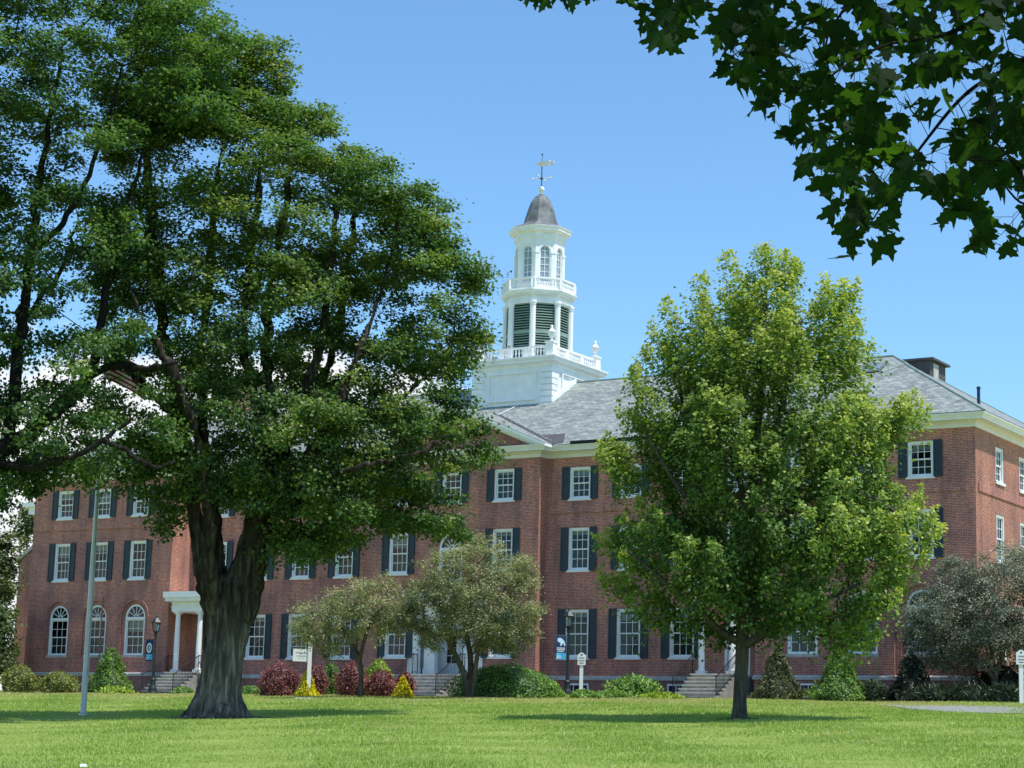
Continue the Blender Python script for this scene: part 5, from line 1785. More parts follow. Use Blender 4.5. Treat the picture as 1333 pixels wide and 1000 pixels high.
while len(pn) < 640:
    x, y = rng.uniform(920, 1440), rng.uniform(-40, 335)
    if not inside(polyN, x, y): continue
    if any(inside(h, x, y) and rng.random() < pr for h, pr in holesN): continue
    pn.append((x, y, rng.uniform(-0.9, 0.9)))
for (x, y) in [(700, -6), (712, -2), (726, -8), (745, -2), (760, -8), (735, -14), (690, -12), (810, -8), (822, -12), (838, 4), (842, 30), (850, 18), (856, 40), (862, 50), (872, 22), (878, 2), (890, -8), (896, 10), (905, -4), (918, 2), (880, 30), (866, 8), (846, -5), (930, -4), (945, -6), (868, 60), (830, -14), (953, 82), (955, 90), (985, 140), (1103, 335), (1100, 300), (1150, 308), (1143, 318)]:
    pn.append((x, y, rng.uniform(-0.3, 0.7)))
for (x, y, d) in ((1270, 42, -.6), (1276, 30, -.62), (1215, 66, -.5), (1206, 60, -.5), (1225, 135, -.6), (1138, 118, -.6), (1146, 126, -.6), (1300, 20, -.6), (1165, 130, -.5), (1185, 20, -.4), (1310, 8, -.6)):
    pn.append((x, y - 18, d))
for _ in range(48):
    pn.append((rng.uniform(935, 1010), rng.uniform(-20, 105), rng.uniform(-.6, .6)))
for _ in range(16):
    pn.append((rng.uniform(838, 905), rng.uniform(-15, 40), rng.uniform(-.4, .5)))
pn = [q for q in pn if not (930 < q[0] < 1000 and q[1] > 95 + (q[0] - 930) * 0.9)]
pn = np.array(pn)
pos = np.array([nt_(x, y, d) for x, y, d in pn])
order = rng.permutation(len(pos))[:330]
skip = len(sk.pos)
sk.grow(pos[order] + ZV * 0.05, rng, seg=0.16, tip=0.0016, up=0.4, expo=2.5, wig=0.1)
finish_wood(mb, sk, skip, 'trunk', M['bark_d'], NTREE)
n = len(pos)
tov = -H_F
nrm = rng.normal(0, 0.75, (n, 3)) + ZV * 0.5 + tov * rng.choice([-1, 1], n)[:, None] * 0.6
tip = rng.normal(0, 0.45, (n, 3)) - ZV * 0.95
size = rng.uniform(0.075, 0.155, n)
near_leaves(pos, nrm, tip, size, rng.uniform(0.1, 0.7, n), 'foliage', NTREE)
SUNV = np.array([1.0, -0.08, 0.0]); SUNV /= np.linalg.norm(SUNV)
SUNV = SUNV * math.cos(math.radians(66)) + ZV * math.sin(math.radians(66))
FLECK = [nt_(x, y, d) for x, y, d in ((1270, 42, -.6), (1215, 66, -.5), (1225, 135, -.6), (1138, 118, -.6), (1300, 20, -.6), (1165, 130, -.5), (1185, 20, -.4))]  # leaves kept sunlit by gaps cut in the added canopy
# unseen leaves added above and right of the frame to shade the bough
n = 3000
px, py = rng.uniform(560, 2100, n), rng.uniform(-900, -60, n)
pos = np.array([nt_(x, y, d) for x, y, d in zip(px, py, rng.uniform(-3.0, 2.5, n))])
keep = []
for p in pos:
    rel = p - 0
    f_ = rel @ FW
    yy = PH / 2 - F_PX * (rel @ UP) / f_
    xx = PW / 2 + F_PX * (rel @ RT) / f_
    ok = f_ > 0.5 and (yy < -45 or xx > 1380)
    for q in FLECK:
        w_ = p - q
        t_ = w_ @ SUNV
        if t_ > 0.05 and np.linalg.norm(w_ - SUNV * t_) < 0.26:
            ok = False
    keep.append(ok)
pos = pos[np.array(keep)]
n = len(pos)
near_leaves(pos, rng.normal(0, 0.4, (n, 3)) + ZV, rng.normal(0, 1, (n, 3)) - ZV * 0.3, rng.uniform(0.15, 0.24, n), rng.uniform(0.2, 0.8, n), 'shade_canopy', NTREE)

# ------------------------------------------------------------------ shrubs
def shrub(name, px, w_px, h_px, dist, label, cat, cols, seed, shape='round', lsize=0.09, nl=2600, group=None, trans=0.25, upright=0.3, aspect=0.5, lump=0.14):
    """px = (x, y) of the middle of its foot; sizes in photo pixels turned into metres at its distance"""
    rng = np.random.default_rng(seed)
    B = at(px[0], px[1], dist)
    B[2] = gz(B[1]) - 0.03
    foot = PH / 2 - F_PX * (B @ UP) / (B @ FW)
    s_ = dist / F_PX
    rx, h = w_px / 2 * s_, max(0.2, (h_px + (foot - px[1])) * s_)
    ry = rx * 0.85
    key = 'leaf_' + '_'.join('%.3f' % c for c in cols[1])
    if key not in M:
        d, mm, b = cols
        M[key] = leaf_mat(name + '_leaves', [(0, d), (0.5, mm), (1, b)], trans, tint=(1.2, 1.2, 0.9))
    ph = rng.uniform(0, 2 * PI, 12)
    def surf(th, t):
        """radius factor and height for angle th, level t"""
        if shape == 'cone':
            r = (1 - t) ** 0.75 * (0.9 + 0.1 * math.sin(9 * t)) + 0.02
            if t < 0.12: r *= 0.75 + 2.1 * t
        elif shape == 'dome':
            r = math.sqrt(max(0, 1 - (t * 0.98) ** 2.4))
        else:
            a = (t - 0.40) / 0.60
            r = math.sqrt(max(0, 1 - a * a)) if t > 0.4 else 0.82 + 0.18 * t / 0.4
        k = 1 + lump * (math.sin(3 * th + ph[0] + 4 * t) + 0.7 * math.sin(5 * th + ph[1] - 7 * t) + 0.6 * math.sin(8 * th + ph[2] + 11 * t))
        return r * k
    n = nl
    th = rng.uniform(0, 2 * PI, n)
    t = rng.uniform(0, 1, n) ** (1.0 if shape != 'cone' else 1.25)
    R = np.array([surf(a, b) for a, b in zip(th, t)])
    dep = rng.uniform(0.78, 1.06, n)
    top = 1 + 0.05 * np.sin(2 * th + ph[4]) + 0.04 * np.sin(5 * th + ph[5])
    pos = np.stack([np.cos(th) * rx * R * dep, np.sin(th) * ry * R * dep, t * h * top * (0.94 + 0.08 * rng.random(n))], 1)
    nr = np.stack([np.cos(th) / rx, np.sin(th) / ry, 1.2 * t / h], 1)
    nrm = unit(nr) * 0.7 + rng.normal(0, 0.55, (n, 3)) + ZV * 0.3
    tip = unit(nr) * 0.6 + rng.normal(0, 0.6, (n, 3)) + ZV * upright
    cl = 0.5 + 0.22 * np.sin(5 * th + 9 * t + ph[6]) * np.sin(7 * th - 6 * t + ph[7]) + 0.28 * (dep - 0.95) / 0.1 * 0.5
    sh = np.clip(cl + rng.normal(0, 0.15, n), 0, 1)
    v, f = leaf_quads(pos, nrm, tip, lsize * rng.uniform(0.6, 1.3, n), aspect)
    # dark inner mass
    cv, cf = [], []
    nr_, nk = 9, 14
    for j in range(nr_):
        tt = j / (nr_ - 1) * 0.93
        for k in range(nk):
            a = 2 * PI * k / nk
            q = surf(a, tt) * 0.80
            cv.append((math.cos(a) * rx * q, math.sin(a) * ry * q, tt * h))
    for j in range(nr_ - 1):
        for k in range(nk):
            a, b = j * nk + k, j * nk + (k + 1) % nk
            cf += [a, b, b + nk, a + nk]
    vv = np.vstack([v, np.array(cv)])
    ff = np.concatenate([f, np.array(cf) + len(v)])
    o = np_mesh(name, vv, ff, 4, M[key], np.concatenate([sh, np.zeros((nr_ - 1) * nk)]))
    o.location = Vector([float(q) for q in B])
    return tag(o, label, cat, group)

def CK(k, *c): return tuple(tuple(min(0.8, x * k) for x in q) for q in c)
YEW = CK(2.0, (0.040, 0.050, 0.012), (0.115, 0.130, 0.030), (0.22, 0.23, 0.06))
GREEN = CK(2.7, (0.014, 0.035, 0.010), (0.050, 0.098, 0.020), (0.11, 0.17, 0.035))
CON = CK(2.4, (0.018, 0.040, 0.010), (0.060, 0.110, 0.020), (0.125, 0.18, 0.035))
BRIGHT = CK(2.3, (0.022, 0.055, 0.010), (0.075, 0.140, 0.022), (0.14, 0.21, 0.04))
DARK = CK(1.8, (0.010, 0.020, 0.010), (0.026, 0.042, 0.018), (0.06, 0.080, 0.032))
BURG = CK(1.25, (0.05, 0.016, 0.018), (0.21, 0.066, 0.066), (0.40, 0.185, 0.165))
GOLD = CK(1.6, (0.20, 0.17, 0.006), (0.46, 0.39, 0.012), (0.62, 0.54, 0.03))
LIME = CK(1.6, (0.08, 0.13, 0.010), (0.20, 0.28, 0.025), (0.33, 0.40, 0.06))
CRABG = 'low shrubs along the front of the building'
shrub('yew_shrub', (24, 903), 46, 34, 103, 'olive green yew bush at the far left corner of the building', 'shrub', YEW, 101, lsize=0.11)
shrub('yew_shrub', (76, 904), 52, 27, 102, 'low olive green yew bush between the corner bush and the flagpole', 'shrub', YEW, 102, lsize=0.11)
shrub('conical_yew', (141, 906), 72, 58, 101, 'broad pointed green yew right of the flagpole under the arched windows', 'shrub', CON, 103, 'cone', lsize=0.12, nl=4200)
shrub('hosta_plant', (150, 908), 44, 12, 98.5, 'pale green leafy plants at the foot of the pointed yew', 'plant', LIME, 104, 'dome', lsize=0.16, nl=500, upright=0.6)
shrub('box_hedge', (238, 907), 30, 12, 97, 'short low green hedge beside the left entrance steps', 'hedge', BRIGHT, 105, 'dome', lsize=0.08, nl=900)
shrub('box_hedge', (326, 907), 30, 13, 94, 'short low green hedge between the great trunk and the burgundy bushes', 'hedge', BRIGHT, 106, 'dome', lsize=0.08, nl=900)
shrub('barberry_bush', (362, 908), 56, 42, 91, 'largest burgundy barberry, left of the white post sign', 'shrub', BURG, 107, lsize=0.09, nl=3600)
shrub('barberry_bush', (408, 906), 34, 38, 91.5, 'burgundy barberry right behind the gold cypress and white post sign', 'shrub', BURG, 108, lsize=0.09, nl=2200)
shrub('gold_cypress', (399, 909), 32, 33, 88.2, 'bright yellow pointed bush at the foot of the white post sign', 'shrub', GOLD, 109, 'cone', lsize=0.11, nl=1900)
shrub('evergreen_bush', (430, 906), 26, 40, 92.5, 'dark green evergreen between the two groups of burgundy bushes', 'shrub', GREEN, 110, lsize=0.09, nl=1900)
shrub('barberry_bush', (458, 909), 42, 44, 89.5, 'upright burgundy barberry right of the dark evergreen', 'shrub', BURG, 111, lsize=0.09, nl=3000)
shrub('barberry_bush', (496, 909), 38, 34, 89, 'rounded burgundy barberry below the lime green bush', 'shrub', BURG, 112, lsize=0.09, nl=2400)
shrub('lime_bush', (492, 902), 40, 40, 90.8, 'lime green bush rising behind the burgundy barberries', 'shrub', LIME, 113, lsize=0.10, nl=1900, upright=0.8)
shrub('barberry_bush', (526, 908), 28, 32, 89.6, 'small burgundy barberry nearest the main entrance steps', 'shrub', BURG, 114, lsize=0.09, nl=1600)
shrub('gold_cypress', (524, 909), 28, 25, 87.4, 'yellow green spreading bush nearest the main entrance steps', 'shrub', GOLD, 115, 'cone', lsize=0.11, nl=1300)
shrub('clipped_hedge', (657, 911), 150, 43, 86.0, 'large rounded dark green hedge mound under the wide crabapple', 'hedge', GREEN, 116, 'dome', lsize=0.10, nl=9000, lump=0.05)
shrub('clipped_hedge', (702, 912), 62, 28, 85.4, 'lower rounded green hedge mound left of the right lamp post', 'hedge', BRIGHT, 117, 'dome', lsize=0.10, nl=3800, lump=0.06)
shrub('lily_clump', (825, 911), 74, 27, 84.5, 'tall arching green plants below the first floor windows right of the lamp post', 'plant', BRIGHT, 118, 'dome', lsize=0.26, nl=1500, upright=0.9, aspect=0.22)
shrub('ground_cover', (800, 914), 60, 13, 82.8, 'low bright ground cover beside the small white sign', 'plant', BRIGHT, 119, 'dome', lsize=0.13, nl=1500, upright=0.3)
shrub('ground_cover', (862, 915), 56, 12, 82.6, 'low bright ground cover left of the right entrance steps', 'plant', LIME, 120, 'dome', lsize=0.13, nl=1300, upright=0.3)
shrub('ground_cover', (760, 914), 40, 14, 83.4, 'low bright ground cover at the foot of the right lamp post', 'plant', BRIGHT, 121, 'dome', lsize=0.13, nl=1000, upright=0.3)
shrub('conical_yew', (1012, 918), 72, 70, 82.0, 'dark blunt pointed yew just right of the young maple trunk', 'shrub', ((0.04, 0.05, 0.022), (0.095, 0.118, 0.046), (0.19, 0.21, 0.08)), 122, 'cone', lsize=0.11, nl=5200)
shrub('conical_yew', (1092, 919), 82, 68, 80.8, 'bright green bell shaped yew below the right hand windows', 'shrub', CON, 123, 'cone', lsize=0.11, nl=6000)
shrub('yew_shrub', (1138, 919), 34, 32, 81.0, 'small dark yew tucked against the bright bell shaped yew', 'shrub', DARK, 124, lsize=0.10, nl=1500)
shrub('spruce_shrub', (1187, 919), 74, 62, 80.6, 'dark ragged spruce between the bell shaped yew and the grey crabapple', 'shrub', ((0.005, 0.012, 0.007), (0.014, 0.027, 0.014), (0.035, 0.05, 0.025)), 125, 'cone', lsize=0.13, nl=3200, lump=0.2)
shrub('dark_bush', (1302, 918), 66, 52, 82.8, 'very dark bush behind the grey crabapple trunk', 'shrub', ((0.004, 0.007, 0.004), (0.012, 0.018, 0.010), (0.035, 0.045, 0.02)), 126, lsize=0.11, nl=2200)
for k, (x, y, w, h, d, lab) in enumerate([(1215, 921, 60, 24, 78.6, 'dark strap leaved daylilies at the foot of the ragged spruce'), (1262, 922, 62, 26, 78.2, 'dark strap leaved daylilies left of the grey crabapple trunk'), (1308, 923, 48, 26, 77.9, 'dark strap leaved daylilies beside the white sign at the right edge')]):
    shrub('lily_clump', (x, y), w, h, d, lab, 'plant', ((0.008, 0.018, 0.008), (0.022, 0.042, 0.018), (0.05, 0.08, 0.03)), 130 + k, 'dome', lsize=0.34, nl=800, upright=1.2, aspect=0.14)

# ------------------------------------------------------------------ grass blades on the visible bank
rng = np.random.default_rng(5)
n = 300000
px = rng.uniform(-30, 1365, n)
vis = []
yy = rng.uniform(0, 1, n) ** 0.7
# spread evenly over the bank inside the view
Y = rng.uniform(24, 77, n)
lat = rng.uniform(-0.33, 0.36, n)
ang = YAW + lat
X = Y * np.tan(ang)
Yd = Y
Z = np.array([gz(a) + nz(b, a) for a, b in zip(Y, X)])
h = rng.uniform(0.035, 0.085, n) * np.clip(1.0 + (Y - 60) / 60, 0.7, 1.3)
w = rng.uniform(0.008, 0.020, n) * np.clip(Y / 40, 0.8, 1.6)
a = rng.uniform(0, 2 * PI, n)
lean = rng.normal(0, 0.4, (n, 2)) * h[:, None]
V = np.empty((n, 3, 3))
V[:, 0] = np.stack([X - np.cos(a) * w, Y - np.sin(a) * w, Z - 0.01], 1)
V[:, 1] = np.stack([X + np.cos(a) * w, Y + np.sin(a) * w, Z - 0.01], 1)
V[:, 2] = np.stack([X + lean[:, 0], Y + lean[:, 1], Z + h], 1)
patch = np.array([0.5 + 0.42 * mnoise.noise(Vector((a * 0.45, b * 0.45, 0))) + 0.25 * mnoise.noise(Vector((a * 1.6, b * 1.6, 4))) for a, b in zip(X, Y)])
dry = np.clip((Y - 60) / 11, 0, 1) * 0.62 * (0.7 + 0.5 * np.sin(X * 0.5 + 1.7) * np.sin(X * 0.23 + Y * 0.4))
sh = np.clip(patch + dry + rng.normal(0, 0.11, n), 0, 1)
clover = rng.random(n) < 0.012 * np.clip(patch * 2, 0, 2)
sh[clover] = 1.0
sh[~clover] = np.minimum(sh[~clover], 0.9)
V[clover, 2, 2] -= 0.0
M['blade'] = leaf_mat('grass_blades', [(0, (0.195, 0.290, 0.050)), (0.5, (0.300, 0.410, 0.090)), (0.75, (0.410, 0.485, 0.140)), (0.92, (0.50, 0.46, 0.22)), (1, (0.74, 0.76, 0.56))], 0.45, 0.6)
g = np_mesh('grass', V.reshape(-1, 3), np.arange(n * 3), 3, M['blade'], sh)
tag(g, 'short mown green grass covering the sloping lawn', 'grass')
g['kind'] = 'stuff'

# ------------------------------------------------------------------ street furniture
def lamp_at(px, py, d, label):
    B = at(px, py, d); B[2] = gz(B[1])
    return B
def make_lamp(B):
    root = thing('street_lamp', B, 'black lantern post with a white ringed navy banner near the left steps', 'lamp', None)
    def loc(mb, name, mat, par=None, smooth=False):
        o = mb.build(name, M[mat], None, smooth=smooth)
        o.parent = par or root
        return o
    mb = MB()
    mb.lathe((0, 0, 0), [(0.27, 0), (0.27, 0.08), (0.23, 0.12), (0.20, 0.30), (0.15, 0.42), (0.12, 0.62), (0.14, 0.66), (0.14, 0.72), (0.085, 0.78), (0.075, 0.95)], 16)
    loc(mb, 'base', 'lamp_black', smooth=False)
    mb = MB()
    mb.lathe((0, 0, 0.94), [(0.072, 0), (0.052, 1.85), (0.075, 1.87), (0.075, 1.92), (0.05, 1.95)], 14)
    loc(mb, 'post', 'lamp_black')
    z = 2.86
    mb = MB()
    mb.lathe((0, 0, z), [(0.05, 0), (0.10, 0.05), (0.065, 0.10), (0.13, 0.16), (0.155, 0.20)], 12)
    for k in range(6):
        t = 2 * PI * k / 6
        c, s = math.cos(t), math.sin(t)
        mb.tube([(0.14 * c, 0.14 * s, z + 0.19), (0.225 * c, 0.225 * s, z + 0.62)], 0.012, 5)
    mb.lathe((0, 0, z), [(0.235, 0.61), (0.265, 0.64), (0.235, 0.68), (0.13, 0.80), (0.10, 0.84), (0.05, 0.87), (0.03, 0.93), (0.045, 0.97), (0.01, 1.03)], 6)
    ln = loc(mb, 'lantern', 'lamp_black')
    mb = MB()
    mb.lathe((0, 0, z), [(0.125, 0.205), (0.205, 0.615)], 6)
    loc(mb, 'lamp_glass', 'glass', ln)
    mb = MB().lathe((0, 0, z), [(0.05, 0.22), (0.06, 0.30), (0.075, 0.44), (0.05, 0.54), (0.02, 0.58)], 10)
    loc(mb, 'bulb', 'frost', ln, True)
    mb = MB()
    for zz in (1.62, 2.66):
        mb.tube([(0, 0, zz), (-0.62, 0, zz)], 0.014, 6)
    loc(mb, 'banner_arm', 'lamp_black')
    return root
LB = lamp_at(198, 905, 102.0, '')
lamp = make_lamp(LB)
RB = lamp_at(738, 911, 87.5, '')
lamp2 = lamp.copy()
COL.objects.link(lamp2)
lamp2.location = [float(q) for q in RB]
for ch in list(lamp.children):
    c2 = ch.copy(); COL.objects.link(c2); c2.parent = lamp2
    for g2 in list(ch.children):
        d2 = g2.copy(); COL.objects.link(d2); d2.parent = c2
lamp2['label'] = 'dark lantern post with a blue banner in front of the shuttered windows'
lamp['label'] = 'black lantern post with white ring banner beside the left entrance steps'
lamp['group'] = lamp2['group'] = 'lantern posts along the front of the building'
lamp.rotation_euler = (0, 0, YAW * -1 * 0.0)
lamp.rotation_euler[2] = -0.0
lamp2.rotation_euler[2] = 0.95
VX = Vector((H_R[0], H_R[1], 0))

def banner(B, rz_, label, kind):
    root = thing('banner', B + np.array([0, 0, 2.14]), label, 'banner', 'banners hung from the lantern posts')
    root.rotation_euler[2] = rz_
    fr = Fr((0, 0, 0), (1, 0, 0), (0, -1, 0))
    def loc(mb, name, mat):
        o = mb.build(name, M[mat], None); o.parent = root; return o
    w0, w1, z0, z1 = -0.60, -0.09, -0.53, 0.53
    nn = 8
    def cur(u, o, z): return (u, -o - 0.03 * math.sin(PI * (z - z0) / (z1 - z0)), z)
    class C(Fr):
        def P(s, u, o, z): return cur(u, o, z)
    fc_ = C((0, 0, 0), (1, 0, 0), (0, -1, 0))
    mb = MB()
    for k in range(nn):
        za, zb_ = z0 + (z1 - z0) * k / nn, z0 + (z1 - z0) * (k + 1) / nn
        mb.poly([cur(w0, 0, za), cur(w1, 0, za), cur(w1, 0, zb_), cur(w0, 0, zb_)])
    loc(mb, 'cloth', 'navy')
    cu = (w0 + w1) / 2
    if kind == 'ring':
        mb = MB()
        for k in range(28):
            a0, a1 = 2 * PI * k / 28, 2 * PI * (k + 1) / 28
            q = []
            for r, a in ((0.105, a0), (0.175, a0), (0.175, a1), (0.105, a1)):
                ex_ = 1.42 if r > 0.15 else 1.6
                q.append(cur(cu + r * 0.98 * math.cos(a), 0.004, 0.10 + r * ex_ * math.sin(a)))
            mb.poly(q)
        mb.poly([cur(cu - 0.028, 0.004, -0.04), cur(cu + 0.028, 0.004, -0.04), cur(cu + 0.028, 0.004, 0.20), cur(cu, 0.004, 0.235), cur(cu - 0.028, 0.004, 0.20)])
        loc(mb, 'emblem', 'sign')
        mb = MB().poly([cur(w0 + 0.05, 0.004, -0.48), cur(w1 - 0.03, 0.004, -0.48), cur(w1 - 0.03, 0.004, -0.20), cur(w0 + 0.07, 0.004, -0.20)])
        loc(mb, 'lower_panel', 'sky_cloth')
        mb = MB()
        mb.poly([cur(w0 + 0.05, 0.007, -0.47), cur(w0 + 0.24, 0.007, -0.41), cur(w0 + 0.30, 0.007, -0.33), cur(w0 + 0.20, 0.007, -0.30), cur(w0 + 0.08, 0.007, -0.36)])
        mb.poly([cur(w0 + 0.06, 0.007, -0.26), cur(w1 - 0.05, 0.007, -0.25), cur(w1 - 0.05, 0.007, -0.23), cur(w0 + 0.06, 0.007, -0.235)])
        loc(mb, 'print', 'pale_cloth')
    else:
        mb = MB()
        mb.poly([cur(u, 0.004, z) for u, z in ((w0 + 0.08, 0.30), (w0 + 0.10, 0.38), (w0 + 0.20, 0.42), (w0 + 0.30, 0.38), (w1 - 0.10, 0.28), (w1 - 0.05, 0.10), (w1 - 0.10, 0.06), (w1 - 0.16, 0.22), (w1 - 0.22, 0.10), (w1 - 0.30, 0.06), (w1 - 0.28, 0.20), (w0 + 0.12, 0.24))])
        loc(mb, 'emblem', 'pale_cloth')
        mb = MB()
        for zc, a, b in ((-0.02, 0.06, 0.40), (-0.09, 0.06, 0.42), (-0.16, 0.10, 0.36)):
            u = w0 + a
            while u < w0 + b:
                mb.poly([cur(u, 0.004, zc - 0.022), cur(u + 0.035, 0.004, zc - 0.022), cur(u + 0.035, 0.004, zc + 0.022), cur(u, 0.004, zc + 0.022)])
                u += 0.048
        loc(mb, 'lettering', 'sign')
        mb = MB().poly([cur(w0 + 0.04, 0.003, -0.50), cur(w1 - 0.02, 0.003, -0.50), cur(w1 - 0.02, 0.003, -0.22), cur(w0 + 0.04, 0.003, -0.22)])
        loc(mb, 'lower_panel', 'sky_cloth')
        mb = MB().poly([cur(w0 + 0.06, 0.006, -0.48), cur(w0 + 0.34, 0.006, -0.44), cur(w0 + 0.24, 0.006, -0.34), cur(w0 + 0.10, 0.006, -0.26)])
        loc(mb, 'print', 'pale_cloth')
    return root
banner(LB, 0.0, 'navy banner with a white ring emblem on the lantern post by the left steps', 'ring')
banner(RB, 0.95, 'blue banner with a pale emblem and lettering on the lantern post by the windows', 'swoosh')

def post_sign(px, py, d, label, text=True):
    pass
# hanging post sign among the burgundy bushes
B = at(401, 905, 88.0); B[2] = gz(B[1])
root = thing('post_sign', B, 'white post with a square white panel hung from its left side, among burgundy bushes', 'sign')
root.rotation_euler[2] = 0.72
def loc(mb, name, mat, par):
    o = mb.build(name, M[mat], None); o.parent = par; return o
mb = MB()
mb.box(-0.085, 0.085, -0.085, 0.085, -0.1, 2.50)
mb.box(-0.105, 0.105, -0.105, 0.105, 2.44, 2.50)
mb.lathe((0, 0, 2.50), [(0.115, 0), (0.11, 0.05), (0.07, 0.10), (0.01, 0.12)], 12)
loc(mb, 'post', 'sign', root)
mb = MB().box(-0.72, -0.086, -0.022, 0.022, 1.50, 2.03)
pn_ = loc(mb, 'panel', 'sign', root)
mb = MB()
RR = random.Random(3)
for zc, a, b, hgt in ((1.86, -0.60, -0.16, 0.045), (1.73, -0.58, -0.18, 0.035), (1.64, -0.50, -0.26, 0.03)):
    u = a
    while u < b:
        wl = RR.uniform(0.016, 0.03)
        if RR.random() > 0.12:
            mb.box(u, u + wl, -0.026, -0.0215, zc - hgt / 2, zc + hgt / 2 * RR.choice([0.7, 1, 1.3]))
        u += wl + 0.012
loc(mb, 'lettering', 'letter', pn_)
mb = MB().tube([(-0.60, 0, 2.12), (0, 0, 2.12)], 0.012, 6)
loc(mb, 'hanging_bracket', 'letter', root)

def small_sign():
    root = thing('parking_sign', (0, 0, 0), 'small white sign', 'sign', 'small white arched signs on posts')
    mb = MB().box(-0.075, 0.075, -0.05, 0.05, -0.1, 1.42)
    loc(mb, 'post', 'sign', root)
    mb = MB()
    fr = Fr((0, -0.06, 0), (1, 0, 0), (0, -1, 0))
    out = [(-0.17, 1.40), (0.17, 1.40), (0.17, 1.83), (0.12, 1.85)] + [(0.10 * math.cos(t), 1.86 + 0.06 * math.sin(t)) for t in np.linspace(0.1, PI - 0.1, 8)] + [(-0.12, 1.85), (-0.17, 1.83)]
    mb.extr(fr, out, -0.02, 0.02)
    pn = loc(mb, 'panel', 'sign', root)
    mb = MB()
    mb.extr(fr, [(0.05 * math.cos(t), 1.825 + 0.038 * math.sin(t)) for t in np.linspace(0, 2 * PI, 10, endpoint=False)], 0.0205, 0.024)
    loc(mb, 'emblem', 'letter', pn)
    mb = MB()
    for zc, a, b in ((1.69, -0.10, 0.11), (1.575, -0.12, 0.12)):
        u = a
        while u < b:
            mb.fbox(fr, u, u + 0.024, 0.0205, 0.024, zc - 0.026, zc + 0.026)
            u += 0.036
    loc(mb, 'lettering', 'letter', pn)
    mb = MB().fbox(fr, -0.08, 0.08, 0.0205, 0.024, 1.465, 1.495)
    loc(mb, 'dark_bar', 'letter_dark', pn)
    return root
sg = small_sign()
def put(o, px, py, d, rz_, label):
    B = at(px, py, d); B[2] = gz(B[1])
    o.location = [float(q) for q in B]; o.rotation_euler[2] = rz_; o['label'] = label
put(sg, 756, 913, 86.3, 0.50, 'small white arched sign on a post right of the lantern post')
s2 = sg.copy(); COL.objects.link(s2)
for ch in list(sg.children):
    c2 = ch.copy(); COL.objects.link(c2); c2.parent = s2
    for g2 in list(ch.children):
        d2 = g2.copy(); COL.objects.link(d2); d2.parent = c2
put(s2, 1330, 925, 75.5, 0.45, 'small white arched sign on a post at the right edge by the grey crabapple')

# flagpole with its flag caught in the foliage
B = ground(108, 931)
DF = hd(B)
root = thing('flagpole', B, 'tall silver grey flagpole standing on the lawn at the left', 'flagpole')
top = at(139, 446, DF)
hgt = top[2] - B[2]
mb = MB()
mb.lathe((0, 0, 0), [(0.092, -0.1), (0.092, 1.0), (0.088, 4.2), (0.062, 7.0), (0.040, hgt)], 18)
loc(mb, 'pole', 'galv', root)
mb = MB().lathe((0, 0, 0), [(0.14, -0.05), (0.14, 0.04), (0.095, 0.07)], 18)
loc(mb, 'collar', 'galv', root)
mb = MB().lathe((0, 0, hgt), [(0.03, 0), (0.075, 0.05), (0.075, 0.09), (0.02, 0.14)], 12)
loc(mb, 'ball', 'gold', root)
mb = MB().tube([(0.095, -0.02, 1.2), (0.06, -0.02, hgt - 0.1)], 0.006, 4)
loc(mb, 'halyard', 'letter', root)
FB = B + np.array([0, 0, hgt - 0.25])
flag = thing('flag', FB, 'red and white striped flag hanging limp among the maple branches', 'flag')
def fl(i, j, nI=16):
    """i along the fly 0..1, j down the hoist 0..1: a drooping, folded cloth"""
    s = i
    x = 1.25 * s
    z = -0.95 * j - 0.62 * s ** 1.3
    y = 0.13 * math.sin(9 * s + 1.5 * j) * (0.3 + s)
    p = VX * (x + 0.05) + Vector((-H_F[0], -H_F[1], 0)) * y
    return (p.x, p.y, z)
st_r, st_w, ca = MB(), MB(), MB()
ni = 16
for k in range(13):
    for q in range(ni):
        i0, i1 = q / ni, (q + 1) / ni
        j0, j1 = k / 13, (k + 1) / 13
        tgt = ca if (k < 7 and i1 <= 0.42) else (st_r if k % 2 == 0 else st_w)
        tgt.poly([fl(i0, j0), fl(i1, j0), fl(i1, j1), fl(i0, j1)])
loc(st_r, 'red_stripes', 'flag_red', flag)
loc(st_w, 'white_stripes', 'flag_white', flag)
loc(ca, 'canton', 'flag_blue', flag)
# two small pale markers in the turf
B = ground(108, 999)
mb = MB()
mb.lathe((0, 0, -0.05), [(0.085, 0), (0.08, 0.06), (0.055, 0.10), (0.01, 0.11)], 9)
o = mb.build('marker_stone', M['sign']); o.location = [float(q) for q in B]
tag(o, 'small white marker stone in the grass at the bottom left edge', 'marker')
B = ground(397, 911)
mb = MB().box(-0.38, 0.38, -0.25, 0.25, -0.05, 0.06)
mb.box(-0.34, 0.34, -0.21, 0.21, 0.06, 0.075)
o = mb.build('ground_plaque', M['cream']); o.location = [float(q) for q in B]; o.rotation_euler[2] = 0.4
tag(o, 'flat pale plaque set in the lawn in front of the burgundy bushes', 'plaque')

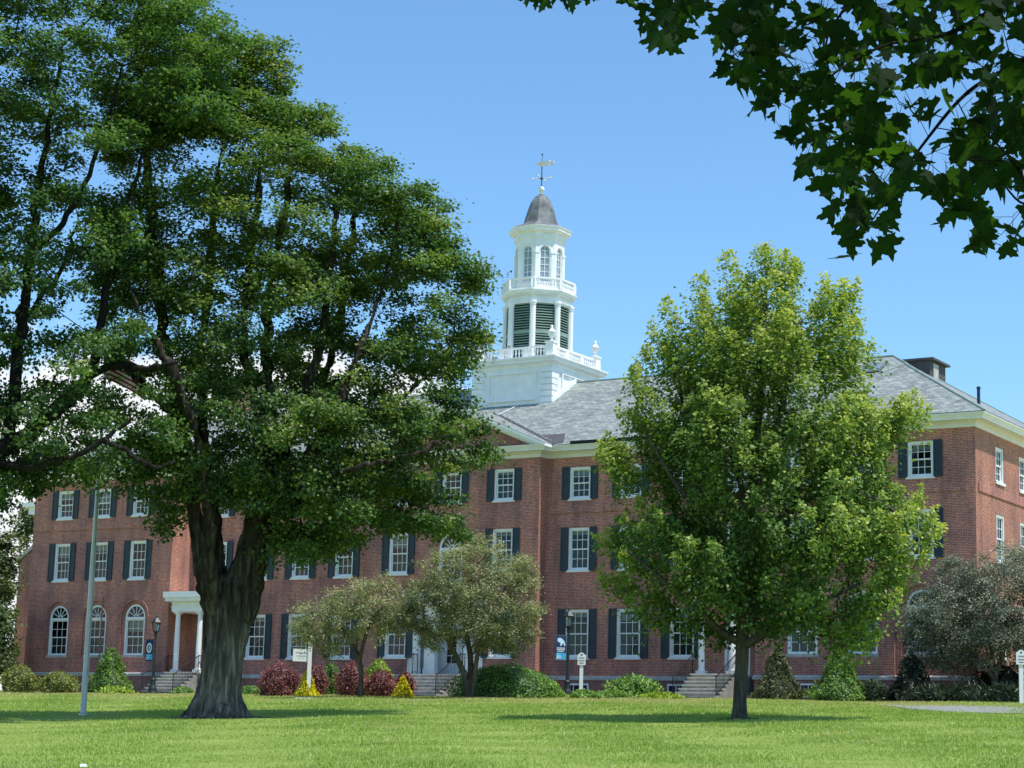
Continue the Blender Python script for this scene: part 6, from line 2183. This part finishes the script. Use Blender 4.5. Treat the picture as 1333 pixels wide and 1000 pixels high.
# ------------------------------------------------------------------ light and sky
EL = math.radians(66)
AZV = np.array([1.0, -0.08, 0.0]); AZV /= np.linalg.norm(AZV)
SUN = AZV * math.cos(EL) + ZV * math.sin(EL)
sd = bpy.data.lights.new('sun', 'SUN')
sd.energy = 5.0
sd.angle = math.radians(0.53)
sd.color = (1.0, 0.955, 0.89)
so = bpy.data.objects.new('sun', sd)
COL.objects.link(so)
so.rotation_euler = Vector([-float(q) for q in SUN]).to_track_quat('-Z', 'Y').to_euler()
so.location = (0, 0, 80)
W = bpy.data.worlds.new('World')
SC.world = W
W.use_nodes = True
nt = W.node_tree
nt.nodes.clear()
wo = nt.nodes.new('ShaderNodeOutputWorld')
bg = nt.nodes.new('ShaderNodeBackground')
sky = nt.nodes.new('ShaderNodeTexSky')
sky.sky_type = 'NISHITA'
sky.sun_disc = False
sky.sun_elevation = EL
sky.sun_rotation = math.atan2(AZV[0], AZV[1])
sky.altitude = 200
sky.air_density = 1.0
sky.dust_density = 0.6
sky.ozone_density = 1.6
tc = nt.nodes.new('ShaderNodeTexCoord')
# cumulus low over the left horizon
mp = N(nt, 'ShaderNodeMapping')
mp.inputs['Scale'].default_value = (5.0, 5.0, 9.0)
nt.links.new(tc.outputs['Generated'], mp.inputs['Vector'])
n1 = noise(nt, 1.6, 8, 0.58, mp.outputs[0])
sep = N(nt, 'ShaderNodeSeparateXYZ')
nt.links.new(tc.outputs['Generated'], sep.inputs[0])
band = N(nt, 'ShaderNodeMapRange', interpolation_type='SMOOTHSTEP')
band.inputs['From Min'].default_value = 0.26
band.inputs['From Max'].default_value = 0.10
nt.links.new(sep.outputs['Z'], band.inputs['Value'])
# only toward the left part of the view (direction -X)
lft = N(nt, 'ShaderNodeMapRange', interpolation_type='SMOOTHSTEP')
lft.inputs['From Min'].default_value = -0.50
lft.inputs['From Max'].default_value = -0.565
nt.links.new(sep.outputs['X'], lft.inputs['Value'])
mu = N(nt, 'ShaderNodeMath', operation='MULTIPLY')
nt.links.new(band.outputs[0], mu.inputs[0])
nt.links.new(lft.outputs[0], mu.inputs[1])
ad = N(nt, 'ShaderNodeMath', operation='MULTIPLY_ADD')
nt.links.new(mu.outputs[0], ad.inputs[0])
ad.inputs[1].default_value = 0.42
nt.links.new(n1, ad.inputs[2])
cl = ramp(nt, ad.outputs[0], [(0.70, (0, 0, 0)), (0.80, (1, 1, 1))])
SKYC = (1.0, 1.0, 1.0)
cm = N(nt, 'ShaderNodeMath', operation='MULTIPLY')
nt.links.new(cl, cm.inputs[0])
nt.links.new(lft.outputs[0], cm.inputs[1])
cl = cm.outputs[0]
tint = mixc(nt, 1.0, sky.outputs[0], (0.90, 1.24, 1.42), 'MULTIPLY')
col = mixc(nt, cl, tint, (6.6, 6.8, 7.0))
nt.links.new(col, bg.inputs['Color'])
bg.inputs['Strength'].default_value = 0.15
nt.links.new(bg.outputs[0], wo.inputs['Surface'])
SC.view_settings.view_transform = 'Standard'
SC.view_settings.look = 'None'
SC.view_settings.exposure = 0
SC.render.engine = 'CYCLES'
SC.cycles.max_bounces = 8
SC.cycles.transparent_max_bounces = 16
SC.cycles.caustics_reflective = False
SC.cycles.caustics_refractive = False
bpy.context.view_layer.update()
